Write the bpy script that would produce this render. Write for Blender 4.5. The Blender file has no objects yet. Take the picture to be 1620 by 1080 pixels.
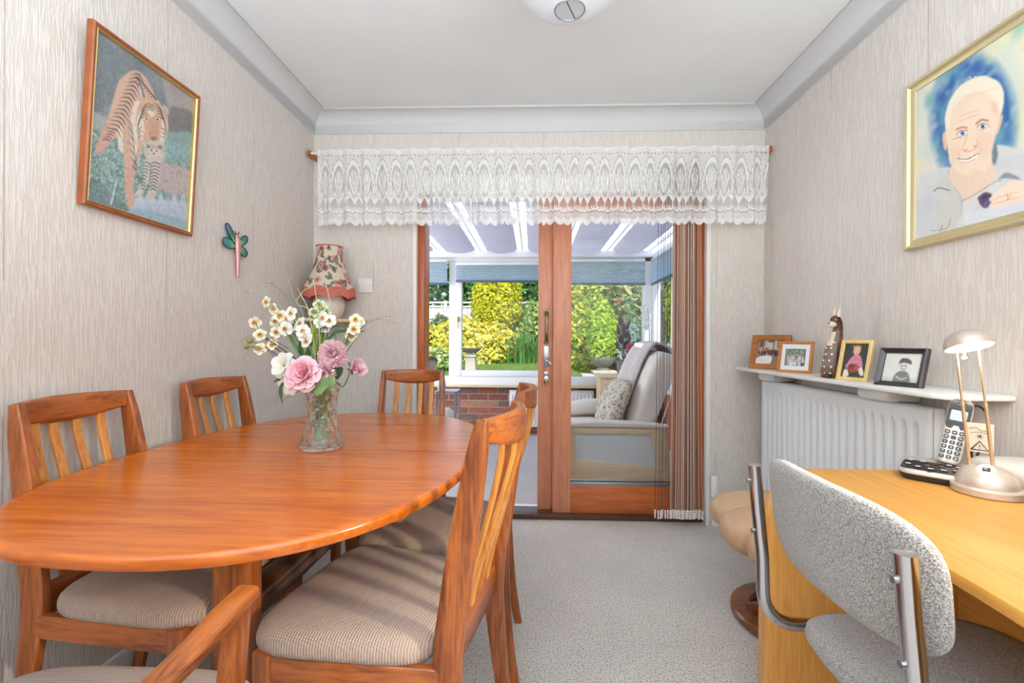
import bpy, bmesh, random
import numpy as np
from math import *
from mathutils import Vector, Matrix, Euler

random.seed(7)
rng = np.random.default_rng(7)
SC = bpy.context.scene
COL = SC.collection

# ------------------------------------------------------------------ camera
CAM_H = 1.074
YAW = atan(24/720)
ROLL = .005
cd = bpy.data.cameras.new('camera')
cam = bpy.data.objects.new('camera', cd)
COL.objects.link(cam)
cd.sensor_fit = 'HORIZONTAL'
cd.sensor_width = 36
cd.lens = 16
cd.shift_x = -9/1620
cd.shift_y = -3/1620
cd.clip_start = .02
cd.clip_end = 200
_f = Vector((-sin(YAW), cos(YAW), 0)); _r = Vector((cos(YAW), sin(YAW), 0)); _u = Vector((0, 0, 1))
_cr = _r*cos(ROLL) + _u*sin(ROLL); _cu = _u*cos(ROLL) - _r*sin(ROLL)
_m = Matrix((_cr, _cu, -_f)).transposed().to_4x4()
_m.translation = Vector((0, 0, CAM_H))
cam.matrix_world = _m
SC.camera = cam

# ------------------------------------------------------------------ world, sun, lights, exposure
SC.view_settings.view_transform = 'Standard'
SC.view_settings.look = 'None'
SC.view_settings.gamma = 1
SC.view_settings.use_curve_mapping = False
SC.view_settings.exposure = 0.0
W = bpy.data.worlds.new('sky'); SC.world = W; W.use_nodes = True
wn = W.node_tree.nodes; wl = W.node_tree.links
bg = wn['Background']
sky = wn.new('ShaderNodeTexSky')
sky.sky_type = 'NISHITA'; sky.sun_disc = False
sky.sun_elevation = radians(48); sky.sun_rotation = radians(200)
wl.new(sky.outputs[0], bg.inputs[0]); bg.inputs[1].default_value = .42

def lamp(name, kind, energy, loc, rot, color=(1, 1, 1), **kw):
    d = bpy.data.lights.new(name, kind); d.energy = energy; d.color = color
    for k, v in kw.items(): setattr(d, k, v)
    o = bpy.data.objects.new(name, d); COL.objects.link(o)
    o.location = loc; o.rotation_euler = rot
    return o
sun = lamp('sun', 'SUN', 5.6, (2, -6, 9), (0, 0, 0), (1, .95, .87), angle=radians(1.5))
sun.rotation_euler = Vector((-.30, 1, -1.15)).to_track_quat('-Z', 'Y').to_euler()
# added fill behind the camera: one lamp turned up, a weaker one facing forward
lamp('ceiling_bounce_light', 'AREA', 122, (.0, -.62, 1.10), (radians(180), 0, 0), (.81, .95, 1.03), shape='RECTANGLE', size=2.2, size_y=1.4)
lamp('rear_fill_light', 'AREA', 8, (.1, -1.60, 1.5), (radians(90), 0, 0), (1, .98, .96), shape='RECTANGLE', size=2.3, size_y=1.6)
# a low lamp on the desk, right of the view
lsl = lamp('low_side_light', 'SPOT', 75, (1.06, .42, 1.20), (0, 0, 0), (1, .90, .68), shadow_soft_size=.03, spot_size=radians(38), spot_blend=.7)
lsl.rotation_euler = Vector((-1.36, .70, -.68)).to_track_quat('-Z', 'Y').to_euler()
# fill lamp added just inside the left side window to brighten the conservatory
lamp('conservatory_fill_light', 'AREA', 52, (-2.22, 4.0, 1.3), (0, radians(-90), 0), (.95, .98, 1), shape='RECTANGLE', size=1.3, size_y=1.9)

# ------------------------------------------------------------------ helpers
def S(r, g, b):
    def c(v):
        v = v/255
        return v/12.92 if v <= .04045 else ((v+.055)/1.055)**2.4
    return (c(r), c(g), c(b))

def at(px, py, Y):
    """world point on the plane Y = const seen at pixel (px, py) of the 1620x1080 frame"""
    a = px-819; b = py-537
    x = a*cos(ROLL)+b*sin(ROLL); y = b*cos(ROLL)-a*sin(ROLL)
    d = _f + _r*(x/720) - _u*(y/720)
    t = Y/d.y
    return Vector((d.x*t, Y, CAM_H+d.z*t))

MATS = {}
def newmat(name):
    m = bpy.data.materials.new(name); m.use_nodes = True
    MATS[name] = m
    return m, m.node_tree.nodes, m.node_tree.links, m.node_tree.nodes['Principled BSDF']

def plain(name, col, rough=.5, metal=0, spec=.5, noise=0, nscale=20, bump=0, bscale=80, sheen=0, coat=0, stretch=(1, 1, 1), emit=None, es=0, trans=0, sss=0):
    m, n, l, p = newmat(name)
    p.inputs['Base Color'].default_value = (*col, 1)
    p.inputs['Roughness'].default_value = rough
    p.inputs['Metallic'].default_value = metal
    p.inputs['Specular IOR Level'].default_value = spec
    if sheen: p.inputs['Sheen Weight'].default_value = sheen
    if coat: p.inputs['Coat Weight'].default_value = coat; p.inputs['Coat Roughness'].default_value = .1
    if emit: p.inputs['Emission Color'].default_value = (*emit, 1); p.inputs['Emission Strength'].default_value = es
    if trans: p.inputs['Transmission Weight'].default_value = trans
    if noise or bump:
        tc = n.new('ShaderNodeTexCoord'); mp = n.new('ShaderNodeMapping'); mp.inputs['Scale'].default_value = stretch
        l.new(tc.outputs['Object'], mp.inputs['Vector'])
    if noise:
        nz = n.new('ShaderNodeTexNoise'); nz.inputs['Scale'].default_value = nscale; nz.inputs['Detail'].default_value = 4
        l.new(mp.outputs[0], nz.inputs['Vector'])
        mx = n.new('ShaderNodeMix'); mx.data_type = 'RGBA'
        mx.inputs['A'].default_value = (*[c*(1-noise) for c in col], 1); mx.inputs['B'].default_value = (*[min(1, c*(1+noise)) for c in col], 1)
        rp = n.new('ShaderNodeMapRange'); rp.inputs[1].default_value = .3; rp.inputs[2].default_value = .7
        l.new(nz.outputs[0], rp.inputs[0]); l.new(rp.outputs[0], mx.inputs['Factor']); l.new(mx.outputs['Result'], p.inputs['Base Color'])
    if bump:
        bz = n.new('ShaderNodeTexNoise'); bz.inputs['Scale'].default_value = bscale; bz.inputs['Detail'].default_value = 3
        l.new(mp.outputs[0], bz.inputs['Vector'])
        bp = n.new('ShaderNodeBump'); bp.inputs['Strength'].default_value = bump; bp.inputs['Distance'].default_value = .004
        l.new(bz.outputs[0], bp.inputs['Height']); l.new(bp.outputs[0], p.inputs['Normal'])
    return m

def wood(name, c1, c2, axis='z', rough=.3, scale=1.0, coat=.3, fine=.5, bump=.06):
    m, n, l, p = newmat(name)
    tc = n.new('ShaderNodeTexCoord'); mp = n.new('ShaderNodeMapping')
    st = {'x': (1.2, 14, 14), 'y': (14, 1.2, 14), 'z': (14, 14, 1.2)}[axis]
    mp.inputs['Scale'].default_value = [s*scale for s in st]
    l.new(tc.outputs['Object'], mp.inputs['Vector'])
    n1 = n.new('ShaderNodeTexNoise'); n1.inputs['Scale'].default_value = 1.3; n1.inputs['Detail'].default_value = 3; n1.inputs['Distortion'].default_value = .8
    n2 = n.new('ShaderNodeTexNoise'); n2.inputs['Scale'].default_value = 9; n2.inputs['Detail'].default_value = 5; n2.inputs['Distortion'].default_value = .42
    l.new(mp.outputs[0], n1.inputs['Vector']); l.new(mp.outputs[0], n2.inputs['Vector'])
    mx = n.new('ShaderNodeMix'); mx.inputs['Factor'].default_value = fine
    l.new(n1.outputs[0], mx.inputs['A']); l.new(n2.outputs[0], mx.inputs['B'])
    cr_ = n.new('ShaderNodeValToRGB'); e = cr_.color_ramp.elements
    e[0].position = .36; e[0].color = (*c2, 1); e[1].position = .58; e[1].color = (*c1, 1)
    l.new(mx.outputs[0], cr_.inputs[0]); l.new(cr_.outputs[0], p.inputs['Base Color'])
    p.inputs['Roughness'].default_value = rough
    p.inputs['Specular IOR Level'].default_value = .5+.4*coat
    bp = n.new('ShaderNodeBump'); bp.inputs['Strength'].default_value = bump; bp.inputs['Distance'].default_value = .002
    l.new(n2.outputs[0], bp.inputs['Height']); l.new(bp.outputs[0], p.inputs['Normal'])
    return m

def vcol(name, rough=.6, translucent=0, spec=.3, coat=0):
    m, n, l, p = newmat(name)
    a = n.new('ShaderNodeAttribute'); a.attribute_name = 'Col'
    l.new(a.outputs['Color'], p.inputs['Base Color'])
    p.inputs['Roughness'].default_value = rough; p.inputs['Specular IOR Level'].default_value = spec
    p.inputs['Coat Weight'].default_value = coat
    if translucent:
        t = n.new('ShaderNodeBsdfTranslucent'); mx = n.new('ShaderNodeMixShader'); mx.inputs[0].default_value = translucent
        l.new(a.outputs['Color'], t.inputs[0]); l.new(p.outputs[0], mx.inputs[1]); l.new(t.outputs[0], mx.inputs[2])
        l.new(mx.outputs[0], n['Material Output'].inputs[0])
    return m

def pane_mat(name, tint=(1, 1, 1), refl=1.0, rough=.0):
    m, n, l, p = newmat(name)
    n.remove(p)
    t = n.new('ShaderNodeBsdfTransparent'); t.inputs[0].default_value = (*tint, 1)
    g = n.new('ShaderNodeBsdfGlossy'); g.inputs['Roughness'].default_value = rough
    fr = n.new('ShaderNodeLayerWeight'); fr.inputs[0].default_value = .5
    pw = n.new('ShaderNodeMath'); pw.operation = 'POWER'; pw.inputs[1].default_value = 5; l.new(fr.outputs['Facing'], pw.inputs[0])
    ml = n.new('ShaderNodeMath'); ml.operation = 'MULTIPLY_ADD'; ml.inputs[1].default_value = .9*refl; ml.inputs[2].default_value = .022*refl
    mx = n.new('ShaderNodeMixShader')
    l.new(pw.outputs[0], ml.inputs[0]); l.new(ml.outputs[0], mx.inputs[0]); l.new(t.outputs[0], mx.inputs[1]); l.new(g.outputs[0], mx.inputs[2])
    l.new(mx.outputs[0], n['Material Output'].inputs[0])
    return m

def cloth_translucent(name, col, f=.5):
    m, n, l, p = newmat(name)
    p.inputs['Base Color'].default_value = (*col, 1); p.inputs['Roughness'].default_value = .9; p.inputs['Specular IOR Level'].default_value = .1
    t = n.new('ShaderNodeBsdfTranslucent'); t.inputs[0].default_value = (*col, 1)
    mx = n.new('ShaderNodeMixShader'); mx.inputs[0].default_value = f
    l.new(p.outputs[0], mx.inputs[1]); l.new(t.outputs[0], mx.inputs[2]); l.new(mx.outputs[0], n['Material Output'].inputs[0])
    return m

def cr(pts, n=6):
    """Catmull-Rom through the points"""
    P = [Vector(p) for p in pts]
    P = [P[0]*2-P[1]] + P + [P[-1]*2-P[-2]]
    out = []
    for i in range(1, len(P)-2):
        for k in range(n):
            t = k/n
            out.append(.5*((2*P[i]) + (P[i+1]-P[i-1])*t + (2*P[i-1]-5*P[i]+4*P[i+1]-P[i+2])*t*t + (3*P[i]-P[i-1]-3*P[i+1]+P[i+2])*t**3))
    out.append(P[-2])
    return out

class MB:
    def __init__(s): s.v = []; s.f = []
    def add(s, vs, fs):
        k = len(s.v); s.v += [tuple(v) for v in vs]; s.f += [tuple(i+k for i in f) for f in fs]; return s
    def box(s, x0, x1, y0, y1, z0, z1):
        return s.add([(x, y, z) for z in (z0, z1) for y in (y0, y1) for x in (x0, x1)],
                     [(0, 2, 3, 1), (4, 5, 7, 6), (0, 1, 5, 4), (2, 6, 7, 3), (0, 4, 6, 2), (1, 3, 7, 5)])
    def rings(s, R, close=True, cap=True):
        n = len(R[0]); vs = [p for r in R for p in r]; fs = []
        for i in range(len(R)-1):
            for j in range(n if close else n-1):
                a = i*n+j; b = i*n+(j+1) % n
                fs.append((a, b, b+n, a+n))
        if cap:
            fs.append(tuple(range(n-1, -1, -1))); fs.append(tuple((len(R)-1)*n+j for j in range(n)))
        return s.add(vs, fs)
    def sweep(s, pts, sizes, side=(1, 0, 0), e=4, n=12, cap=True):
        P = [Vector(p) for p in pts]; side = Vector(side); R = []
        if not isinstance(sizes, list): sizes = [sizes]*len(P)
        if len(sizes) != len(P):
            k = len(sizes)-1; q = []
            for i in range(len(P)):
                t = i/(len(P)-1)*k; a = min(int(t), k-1); u = t-a
                q.append(tuple(sizes[a][j]*(1-u)+sizes[a+1][j]*u for j in (0, 1)))
            sizes = q
        for i, p in enumerate(P):
            t = (P[min(i+1, len(P)-1)]-P[max(i-1, 0)]).normalized()
            sd = (side - t*side.dot(t)).normalized(); up = t.cross(sd)
            r = []
            for j in range(n):
                a = 2*pi*(j+.5)/n; c = cos(a); q = sin(a)
                r.append(p + sd*(sizes[i][0]/2*copysign(abs(c)**(2/e), c)) + up*(sizes[i][1]/2*copysign(abs(q)**(2/e), q)))
            R.append(r)
        return s.rings(R, cap=cap)
    def tube(s, pts, r, n=8, cap=True):
        P = [Vector(p) for p in pts]
        rr = [r]*len(P) if not isinstance(r, (list, tuple)) else [r[min(int(i/(len(P)-1)*(len(r)-1)), len(r)-2)]*(1-(i/(len(P)-1)*(len(r)-1)-min(int(i/(len(P)-1)*(len(r)-1)), len(r)-2)))+r[min(int(i/(len(P)-1)*(len(r)-1)), len(r)-2)+1]*(i/(len(P)-1)*(len(r)-1)-min(int(i/(len(P)-1)*(len(r)-1)), len(r)-2)) for i in range(len(P))]
        R = []; nrm = None
        for i, p in enumerate(P):
            t = (P[min(i+1, len(P)-1)]-P[max(i-1, 0)]).normalized()
            if nrm is None: nrm = t.orthogonal().normalized()
            nrm = (nrm - t*nrm.dot(t)).normalized(); b = t.cross(nrm)
            R.append([p+(nrm*cos(2*pi*j/n)+b*sin(2*pi*j/n))*rr[i] for j in range(n)])
        return s.rings(R, cap=cap)
    def lathe(s, prof, n=24, c=(0, 0, 0), cap=False, sx=1, sy=1):
        return s.rings([[(c[0]+r*sx*cos(2*pi*j/n), c[1]+r*sy*sin(2*pi*j/n), c[2]+z) for j in range(n)] for r, z in prof], cap=cap)
    def prism(s, pts, z0, z1, axis='z'):
        def P(a, b, c): return {'z': (a, b, c), 'y': (a, c, b), 'x': (c, a, b)}[axis]
        n = len(pts)
        return s.add([P(a, b, z0) for a, b in pts]+[P(a, b, z1) for a, b in pts],
                     [tuple(range(n-1, -1, -1)), tuple(range(n, 2*n))]+[(i, (i+1) % n, (i+1) % n+n, i+n) for i in range(n)])
    def grid(s, fn, nu, nv):
        return s.add([fn(i/nu, j/nv) for j in range(nv+1) for i in range(nu+1)],
                     [(j*(nu+1)+i, j*(nu+1)+i+1, (j+1)*(nu+1)+i+1, (j+1)*(nu+1)+i) for j in range(nv) for i in range(nu)])
    def ball(s, c, r, n=12, m=8, rot=None):
        r = (r, r, r) if not isinstance(r, (tuple, list)) else r
        R = []
        for i in range(m+1):
            a = -pi/2+pi*min(max(i/m, .02), .98)
            ring = []
            for j in range(n):
                v = Vector((r[0]*cos(a)*cos(2*pi*j/n), r[1]*cos(a)*sin(2*pi*j/n), r[2]*sin(a)))
                if rot is not None: v = rot @ v
                ring.append(Vector(c)+v)
            R.append(ring)
        return s.rings(R)
    def mesh(s, name, mat, bevel=0, segs=2, smooth=True, ang=35):
        me = bpy.data.meshes.new(name); me.from_pydata(s.v, [], s.f)
        bm = bmesh.new(); bm.from_mesh(me)
        bmesh.ops.recalc_face_normals(bm, faces=bm.faces)
        if bevel:
            es = [e for e in bm.edges if len(e.link_faces) == 2 and e.calc_face_angle(0) > .5]
            bmesh.ops.bevel(bm, geom=es, offset=bevel, segments=segs, profile=.5, affect='EDGES', clamp_overlap=True)
        bm.to_mesh(me); bm.free()
        if smooth:
            me.shade_smooth(); me.set_sharp_from_angle(angle=radians(ang))
        me.materials.append(mat if not isinstance(mat, str) else MATS[mat])
        return me
    def build(s, name, mat, parent=None, **kw):
        return link(name, s.mesh(name, mat, **kw), parent)

def link(name, me, parent=None):
    o = bpy.data.objects.new(name, me); COL.objects.link(o)
    if parent is not None: o.parent = parent
    return o
def tag(o, label=None, cat=None, group=None, kind=None):
    for k, v in (('label', label), ('category', cat), ('group', group), ('kind', kind)):
        if v: o[k] = v
    return o
def thing(name, label, cat, loc=(0, 0, 0), rot=(0, 0, 0), group=None):
    o = bpy.data.objects.new(name, None); COL.objects.link(o)
    o.empty_display_size = .05
    o.location = loc; o.rotation_euler = rot if isinstance(rot, (tuple, list, Euler)) else (0, 0, rot)
    return tag(o, label, cat, group)
def struct(name, mb, mat, parent=None, **kw):
    o = mb.build(name, mat, parent, **kw)
    o['kind'] = 'structure'
    return o
def dup(root, label, loc, rot=0, scale=None):
    def cp(o, par):
        c = o.copy(); COL.objects.link(c)
        if par is not None: c.parent = par
        for ch in o.children: cp(ch, c)
        return c
    r = cp(root, None)
    r['label'] = label; r.location = loc
    r.rotation_euler = rot if isinstance(rot, (tuple, list)) else (0, 0, rot)
    return r
def raw_mesh(name, V, F, mat, cols=None, smooth=False):
    me = bpy.data.meshes.new(name)
    V = np.asarray(V, np.float32); F = np.asarray(F, np.int32)
    k = F.shape[1]
    me.vertices.add(len(V)); me.vertices.foreach_set('co', V.ravel())
    me.loops.add(F.size); me.loops.foreach_set('vertex_index', F.ravel())
    me.polygons.add(len(F)); me.polygons.foreach_set('loop_start', np.arange(0, F.size, k, dtype=np.int32))
    me.update(calc_edges=True)
    if cols is not None:
        a = me.color_attributes.new('Col', 'FLOAT_COLOR', 'POINT')
        c = np.ones((len(V), 4), np.float32); c[:, :3] = cols
        a.data.foreach_set('color', c.ravel())
    if smooth: me.shade_smooth()
    me.materials.append(mat if not isinstance(mat, str) else MATS[mat])
    return me
def lin(c):
    c = np.clip(c, 0, 1)
    return np.where(c <= .04045, c/12.92, ((c+.055)/1.055)**2.4)

# ------------------------------------------------------------------ painter for flat prints (vertex colours on a fine grid)
class Paint:
    def __init__(s, nu, nv, corners=None, bgc=(255, 255, 255)):
        s.nu, s.nv = nu, nv
        u, v = np.meshgrid(np.linspace(0, 1, nu+1), np.linspace(0, 1, nv+1))
        s.u, s.v = u, v
        if corners is None: s.x, s.y = u*100, v*100*nv/nu
        else:                      # corners TL TR BR BL of the print in drawing units
            A = []; B = []
            for (a, b), (x, y) in zip(((0, 0), (1, 0), (1, 1), (0, 1)), corners):
                A += [[a, b, 1, 0, 0, 0, -a*x, -b*x], [0, 0, 0, a, b, 1, -a*y, -b*y]]; B += [x, y]
            h = np.linalg.solve(np.array(A, float), np.array(B, float))
            w = h[6]*u+h[7]*v+1
            s.x = (h[0]*u+h[1]*v+h[2])/w; s.y = (h[3]*u+h[4]*v+h[5])/w
        s.c = np.ones((nv+1, nu+1, 3))*np.array(bgc)/255
    def mix(s, m, col):
        col = np.array(col)/255
        s.c = s.c*(1-m[..., None])+col*m[..., None]; return s
    def smooth(s, m, k=1):
        for _ in range(max(1, int(round(k)))):
            p = np.pad(m, 1, mode='edge'); m = (p[:-2, 1:-1]+p[2:, 1:-1]+p[1:-1, :-2]+p[1:-1, 2:]+2*m)/6
        return m
    def noise(s, gx, gy, seed):
        r = np.random.default_rng(seed); g = r.random((gy+2, gx+2))
        x = s.u*gx; y = s.v*gy; i = np.minimum(x.astype(int), gx-1); j = np.minimum(y.astype(int), gy-1)
        fx = x-i; fy = y-j; fx = fx*fx*(3-2*fx); fy = fy*fy*(3-2*fy)
        return (g[j, i]*(1-fx)+g[j, i+1]*fx)*(1-fy)+(g[j+1, i]*(1-fx)+g[j+1, i+1]*fx)*fy
    def ell(s, cx, cy, rx, ry, col, rot=0, soft=.15, a=1):
        dx = s.x-cx; dy = s.y-cy; c, q = cos(rot), sin(rot)
        r = np.sqrt(((dx*c+dy*q)/rx)**2+((-dx*q+dy*c)/ry)**2)
        return s.mix(np.clip((1+soft-r)/(2*soft), 0, 1)*a, col)
    def poly(s, pts, col, soft=1, a=1, curve=True):
        if curve: pts = [(p.x, p.y) for p in cr([(x, y, 0) for x, y in pts]+[(pts[0][0], pts[0][1], 0)], 5)]
        m = np.zeros_like(s.x, bool); n = len(pts)
        for i in range(n):
            x0, y0 = pts[i]; x1, y1 = pts[(i+1) % n]
            if y0 == y1: continue
            m ^= ((y0 > s.y) != (y1 > s.y)) & (s.x < (x1-x0)*(s.y-y0)/(y1-y0)+x0)
        return s.mix(s.smooth(m.astype(float), soft)*a, col)
    def line(s, pts, w, col, a=1, curve=True, taper=False):
        if curve and len(pts) > 2: pts = [(p.x, p.y) for p in cr([(x, y, 0) for x, y in pts], 5)]
        m = np.zeros_like(s.x); n = len(pts)-1
        for i in range(n):
            x0, y0 = pts[i]; x1, y1 = pts[i+1]; L = (x1-x0)**2+(y1-y0)**2+1e-9
            t = np.clip(((s.x-x0)*(x1-x0)+(s.y-y0)*(y1-y0))/L, 0, 1)
            d = np.hypot(s.x-x0-t*(x1-x0), s.y-y0-t*(y1-y0))
            ww = w*(1-abs(2*(i+.5)/n-1)*.75) if taper else w
            m = np.maximum(m, np.clip((ww/2-d)/max(ww*.25, .6)+.5, 0, 1))
        return s.mix(m*a, col)
    def mesh(s, name, w, h, mat, y=0):
        V = np.stack([(s.u-.5)*w, np.full_like(s.u, y), (1-s.v)*h], -1).reshape(-1, 3)
        n = s.nu+1; i, j = np.meshgrid(np.arange(s.nu), np.arange(s.nv)); k = (j*n+i).ravel()
        F = np.stack([k, k+n, k+n+1, k+1], -1)
        return raw_mesh(name, V, F, mat, lin(s.c).reshape(-1, 3))

# ------------------------------------------------------------------ materials
def wallpaper(name, axis, seam0):
    m, n, l, p = newmat(name)
    tc = n.new('ShaderNodeTexCoord')
    mp = n.new('ShaderNodeMapping'); mp.inputs['Scale'].default_value = (150, 150, 13)
    l.new(tc.outputs['Object'], mp.inputs['Vector'])
    nz = n.new('ShaderNodeTexNoise'); nz.inputs['Scale'].default_value = 1; nz.inputs['Detail'].default_value = 3; nz.inputs['Distortion'].default_value = .7
    l.new(mp.outputs[0], nz.inputs['Vector'])
    rp = n.new('ShaderNodeMapRange'); rp.interpolation_type = 'SMOOTHSTEP'; rp.inputs[1].default_value = .42; rp.inputs[2].default_value = .58
    l.new(nz.outputs[0], rp.inputs[0])
    mx = n.new('ShaderNodeMix'); mx.data_type = 'RGBA'
    mx.inputs['A'].default_value = (*S(214, 204, 196), 1); mx.inputs['B'].default_value = (*S(223, 215, 209), 1)
    l.new(rp.outputs[0], mx.inputs['Factor'])
    # butt joints between the drops of paper
    sp = n.new('ShaderNodeSeparateXYZ'); l.new(tc.outputs['Object'], sp.inputs[0])
    def math(op, a, b=None):
        q = n.new('ShaderNodeMath'); q.operation = op
        if isinstance(a, (int, float)): q.inputs[0].default_value = a
        else: l.new(a, q.inputs[0])
        if b is not None:
            if isinstance(b, (int, float)): q.inputs[1].default_value = b
            else: l.new(b, q.inputs[1])
        return q.outputs[0]
    fr = math('FRACT', math('DIVIDE', math('SUBTRACT', sp.outputs[axis], seam0-5.03), .503))
    seam = math('LESS_THAN', fr, .006)
    n3 = n.new('ShaderNodeTexNoise'); n3.inputs['Scale'].default_value = 1.7; l.new(tc.outputs['Object'], n3.inputs['Vector'])
    seam = math('MULTIPLY', seam, math('GREATER_THAN', n3.outputs[0], .5))
    m2 = n.new('ShaderNodeMix'); m2.data_type = 'RGBA'; m2.inputs['B'].default_value = (*S(120, 105, 98), 1)
    l.new(mx.outputs['Result'], m2.inputs['A']); l.new(math('MULTIPLY', seam, .45), m2.inputs['Factor'])
    l.new(m2.outputs['Result'], p.inputs['Base Color'])
    p.inputs['Roughness'].default_value = .55; p.inputs['Specular IOR Level'].default_value = .35
    bp = n.new('ShaderNodeBump'); bp.inputs['Strength'].default_value = .32; bp.inputs['Distance'].default_value = .002
    l.new(rp.outputs[0], bp.inputs['Height']); l.new(bp.outputs[0], p.inputs['Normal'])
    return m
wallpaper('paper_side', 'Y', 1.588); wallpaper('paper_back', 'X', -.95)

def carpet(name, c1, c2, c3):
    m, n, l, p = newmat(name)
    tc = n.new('ShaderNodeTexCoord')
    a = n.new('ShaderNodeTexNoise'); a.inputs['Scale'].default_value = 190; a.inputs['Detail'].default_value = 2
    b = n.new('ShaderNodeTexNoise'); b.inputs['Scale'].default_value = 3; b.inputs['Detail'].default_value = 3
    l.new(tc.outputs['Object'], a.inputs['Vector']); l.new(tc.outputs['Object'], b.inputs['Vector'])
    r = n.new('ShaderNodeValToRGB'); e = r.color_ramp.elements
    e[0].position = .36; e[0].color = (*c3, 1); e[1].position = .46; e[1].color = (*c1, 1)
    e2 = e.new(.7); e2.color = (*c2, 1)
    l.new(a.outputs[0], r.inputs[0])
    mx = n.new('ShaderNodeMix'); mx.data_type = 'RGBA'; mx.blend_type = 'MULTIPLY'; mx.inputs['Factor'].default_value = .22
    l.new(r.outputs[0], mx.inputs['A']); l.new(b.outputs['Fac'], mx.inputs['B'])
    l.new(mx.outputs['Result'], p.inputs['Base Color'])
    p.inputs['Roughness'].default_value = .95; p.inputs['Specular IOR Level'].default_value = .1
    bp = n.new('ShaderNodeBump'); bp.inputs['Strength'].default_value = .7; bp.inputs['Distance'].default_value = .006
    l.new(a.outputs[0], bp.inputs['Height']); l.new(bp.outputs[0], p.inputs['Normal'])
carpet('carpet', S(230, 222, 215), S(238, 232, 226), S(156, 144, 133))
carpet('carpet_grey', S(208, 202, 198), S(226, 220, 216), S(182, 176, 172))
plain('ceiling', S(232, 233, 234), .8, noise=.02, nscale=4, bump=.25, bscale=26)
plain('plaster', S(211, 211, 212), .7)
plain('white_paint', S(236, 234, 230), .35)
plain('upvc', S(238, 238, 242), .28)
plain('rad_white', S(232, 235, 238), .3)
TE1, TE2 = S(180, 100, 46), S(114, 56, 24)
for ax in 'xyz': wood('teak_'+ax, TE1, TE2, ax, .28)
wood('table_teak', S(206, 108, 22), S(174, 80, 12), 'x', .225, .55, coat=.8, bump=0, fine=.62)
wood('slat_teak', S(220, 150, 72), S(178, 104, 42), 'z', .28)
wood('door_wood', S(218, 146, 112), S(192, 118, 86), 'z', .35, .7)
wood('door_wood_x', S(206, 112, 58), S(170, 84, 40), 'x', .3, .7)
wood('jamb_wood', S(196, 96, 34), S(150, 64, 18), 'z', .3, .7)
for ax in 'xyz': wood('beech_'+ax, S(228, 168, 88), S(214, 146, 66), ax, .3, .8, coat=.2, fine=.7)
wood('dark_teak', S(92, 62, 42), S(74, 48, 32), 'y', .3, .5, coat=.2, bump=0)
wood('pale_wood', S(226, 200, 160), S(208, 178, 134), 'x', .4)
gm = plain('glass_clear', (1, 1, 1), 0.02, trans=1, spec=.5)
_n, _l = gm.node_tree.nodes, gm.node_tree.links
_t = _n.new('ShaderNodeBsdfTranslucent'); _t.inputs[0].default_value = (.93, .96, .92, 1); _x = _n.new('ShaderNodeMixShader'); _x.inputs[0].default_value = .05
_l.new(_n['Principled BSDF'].outputs[0], _x.inputs[1]); _l.new(_t.outputs[0], _x.inputs[2]); _l.new(_x.outputs[0], _n['Material Output'].inputs[0])
pane_mat('pane', (.985, .99, .99), .55)
pane_mat('picture_glass', (1, 1, 1), .9)
plain('chrome', S(200, 200, 205), .12, 1)
plain('brass', S(190, 150, 80), .3, 1)
plain('pale_brass', S(226, 204, 176), .25, .9)
plain('bronze', S(128, 110, 84), .32, .9)
plain('gold', S(226, 200, 132), .28, .85)
plain('black', S(22, 22, 24), .45)
plain('dark_metal', S(60, 62, 66), .35, .8)
plain('steel', S(170, 174, 182), .3, .9)

# ------------------------------------------------------------------ room shell
XL, XR, YB, ZC = -1.314, 1.336, 2.68, 2.40
struct('floor', MB().box(XL-.1, XR+.1, -1.75, 2.88, -.06, 0), 'carpet', smooth=False)
struct('ceiling', MB().box(XL-.1, XR+.1, -1.75, 2.9, ZC, ZC+.1), 'ceiling', smooth=False)
struct('wall_left', MB().box(XL-.12, XL, -1.75, 2.9, 0, ZC), 'paper_side', smooth=False)
struct('wall_right', MB().box(XR, XR+.12, -1.75, 2.9, 0, ZC), 'paper_side', smooth=False)
OX0, OX1, OZ = -.715, 1.03, 2.06
struct('wall_back', MB().prism([(XL, 0), (OX0, 0), (OX0, OZ), (OX1, OZ), (OX1, 0), (XR, 0), (XR, ZC), (XL, ZC)], YB, 2.9, 'y'), 'paper_back', smooth=False)
struct('wall_rear', MB().box(XL, XR, -1.75, -1.7, 0, ZC), 'paper_back', smooth=False)
# coving: a concave quarter round with small fillets
def cove(name, p, axis, a0, a1, m0, m1):
    R = .107; prof = [(0, R), (.006, R), (.006, R-.004)] + [(R-.004-(R-.012)*cos(t)*1+0, R-.004-(R-.012)*sin(t)) for t in [i*pi/2/8 for i in range(9)]]
    prof = [(0, -R), (.007, -R), (.007, -R+.006)] + [(.007+(R-.016)*(1-cos(t)), -R+.006+(R-.016)*sin(t)) for t in [i*pi/2/8 for i in range(1, 9)]] + [(R-.004, -.010), (R, -.010), (R, 0), (0, 0)]
    rings = []
    for a, mt in ((a0, m0), (a1, m1)):
        rings.append([p(a+mt*d, d, ZC+z) for d, z in prof])
    return struct(name, MB().rings(rings), 'plaster', ang=50)
cove('trim_1', lambda a, d, z: (XL+d, a, z), 0, -1.7, YB, 0, -1)
cove('trim_2', lambda a, d, z: (XR-d, a, z), 0, -1.7, YB, 0, -1)
cove('trim_3', lambda a, d, z: (a, YB-d, z), 0, XL, XR, 1, -1)
for nm, b in (('baseboard_left', (XL, XL+.016, -1.7, YB)), ('baseboard_right', (XR-.016, XR, -1.7, YB)),
              ('baseboard_back', (1.035, XR-.016, YB-.016, YB))):
    struct(nm, MB().box(*b, 0, .075), 'white_paint', bevel=.005)
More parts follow.
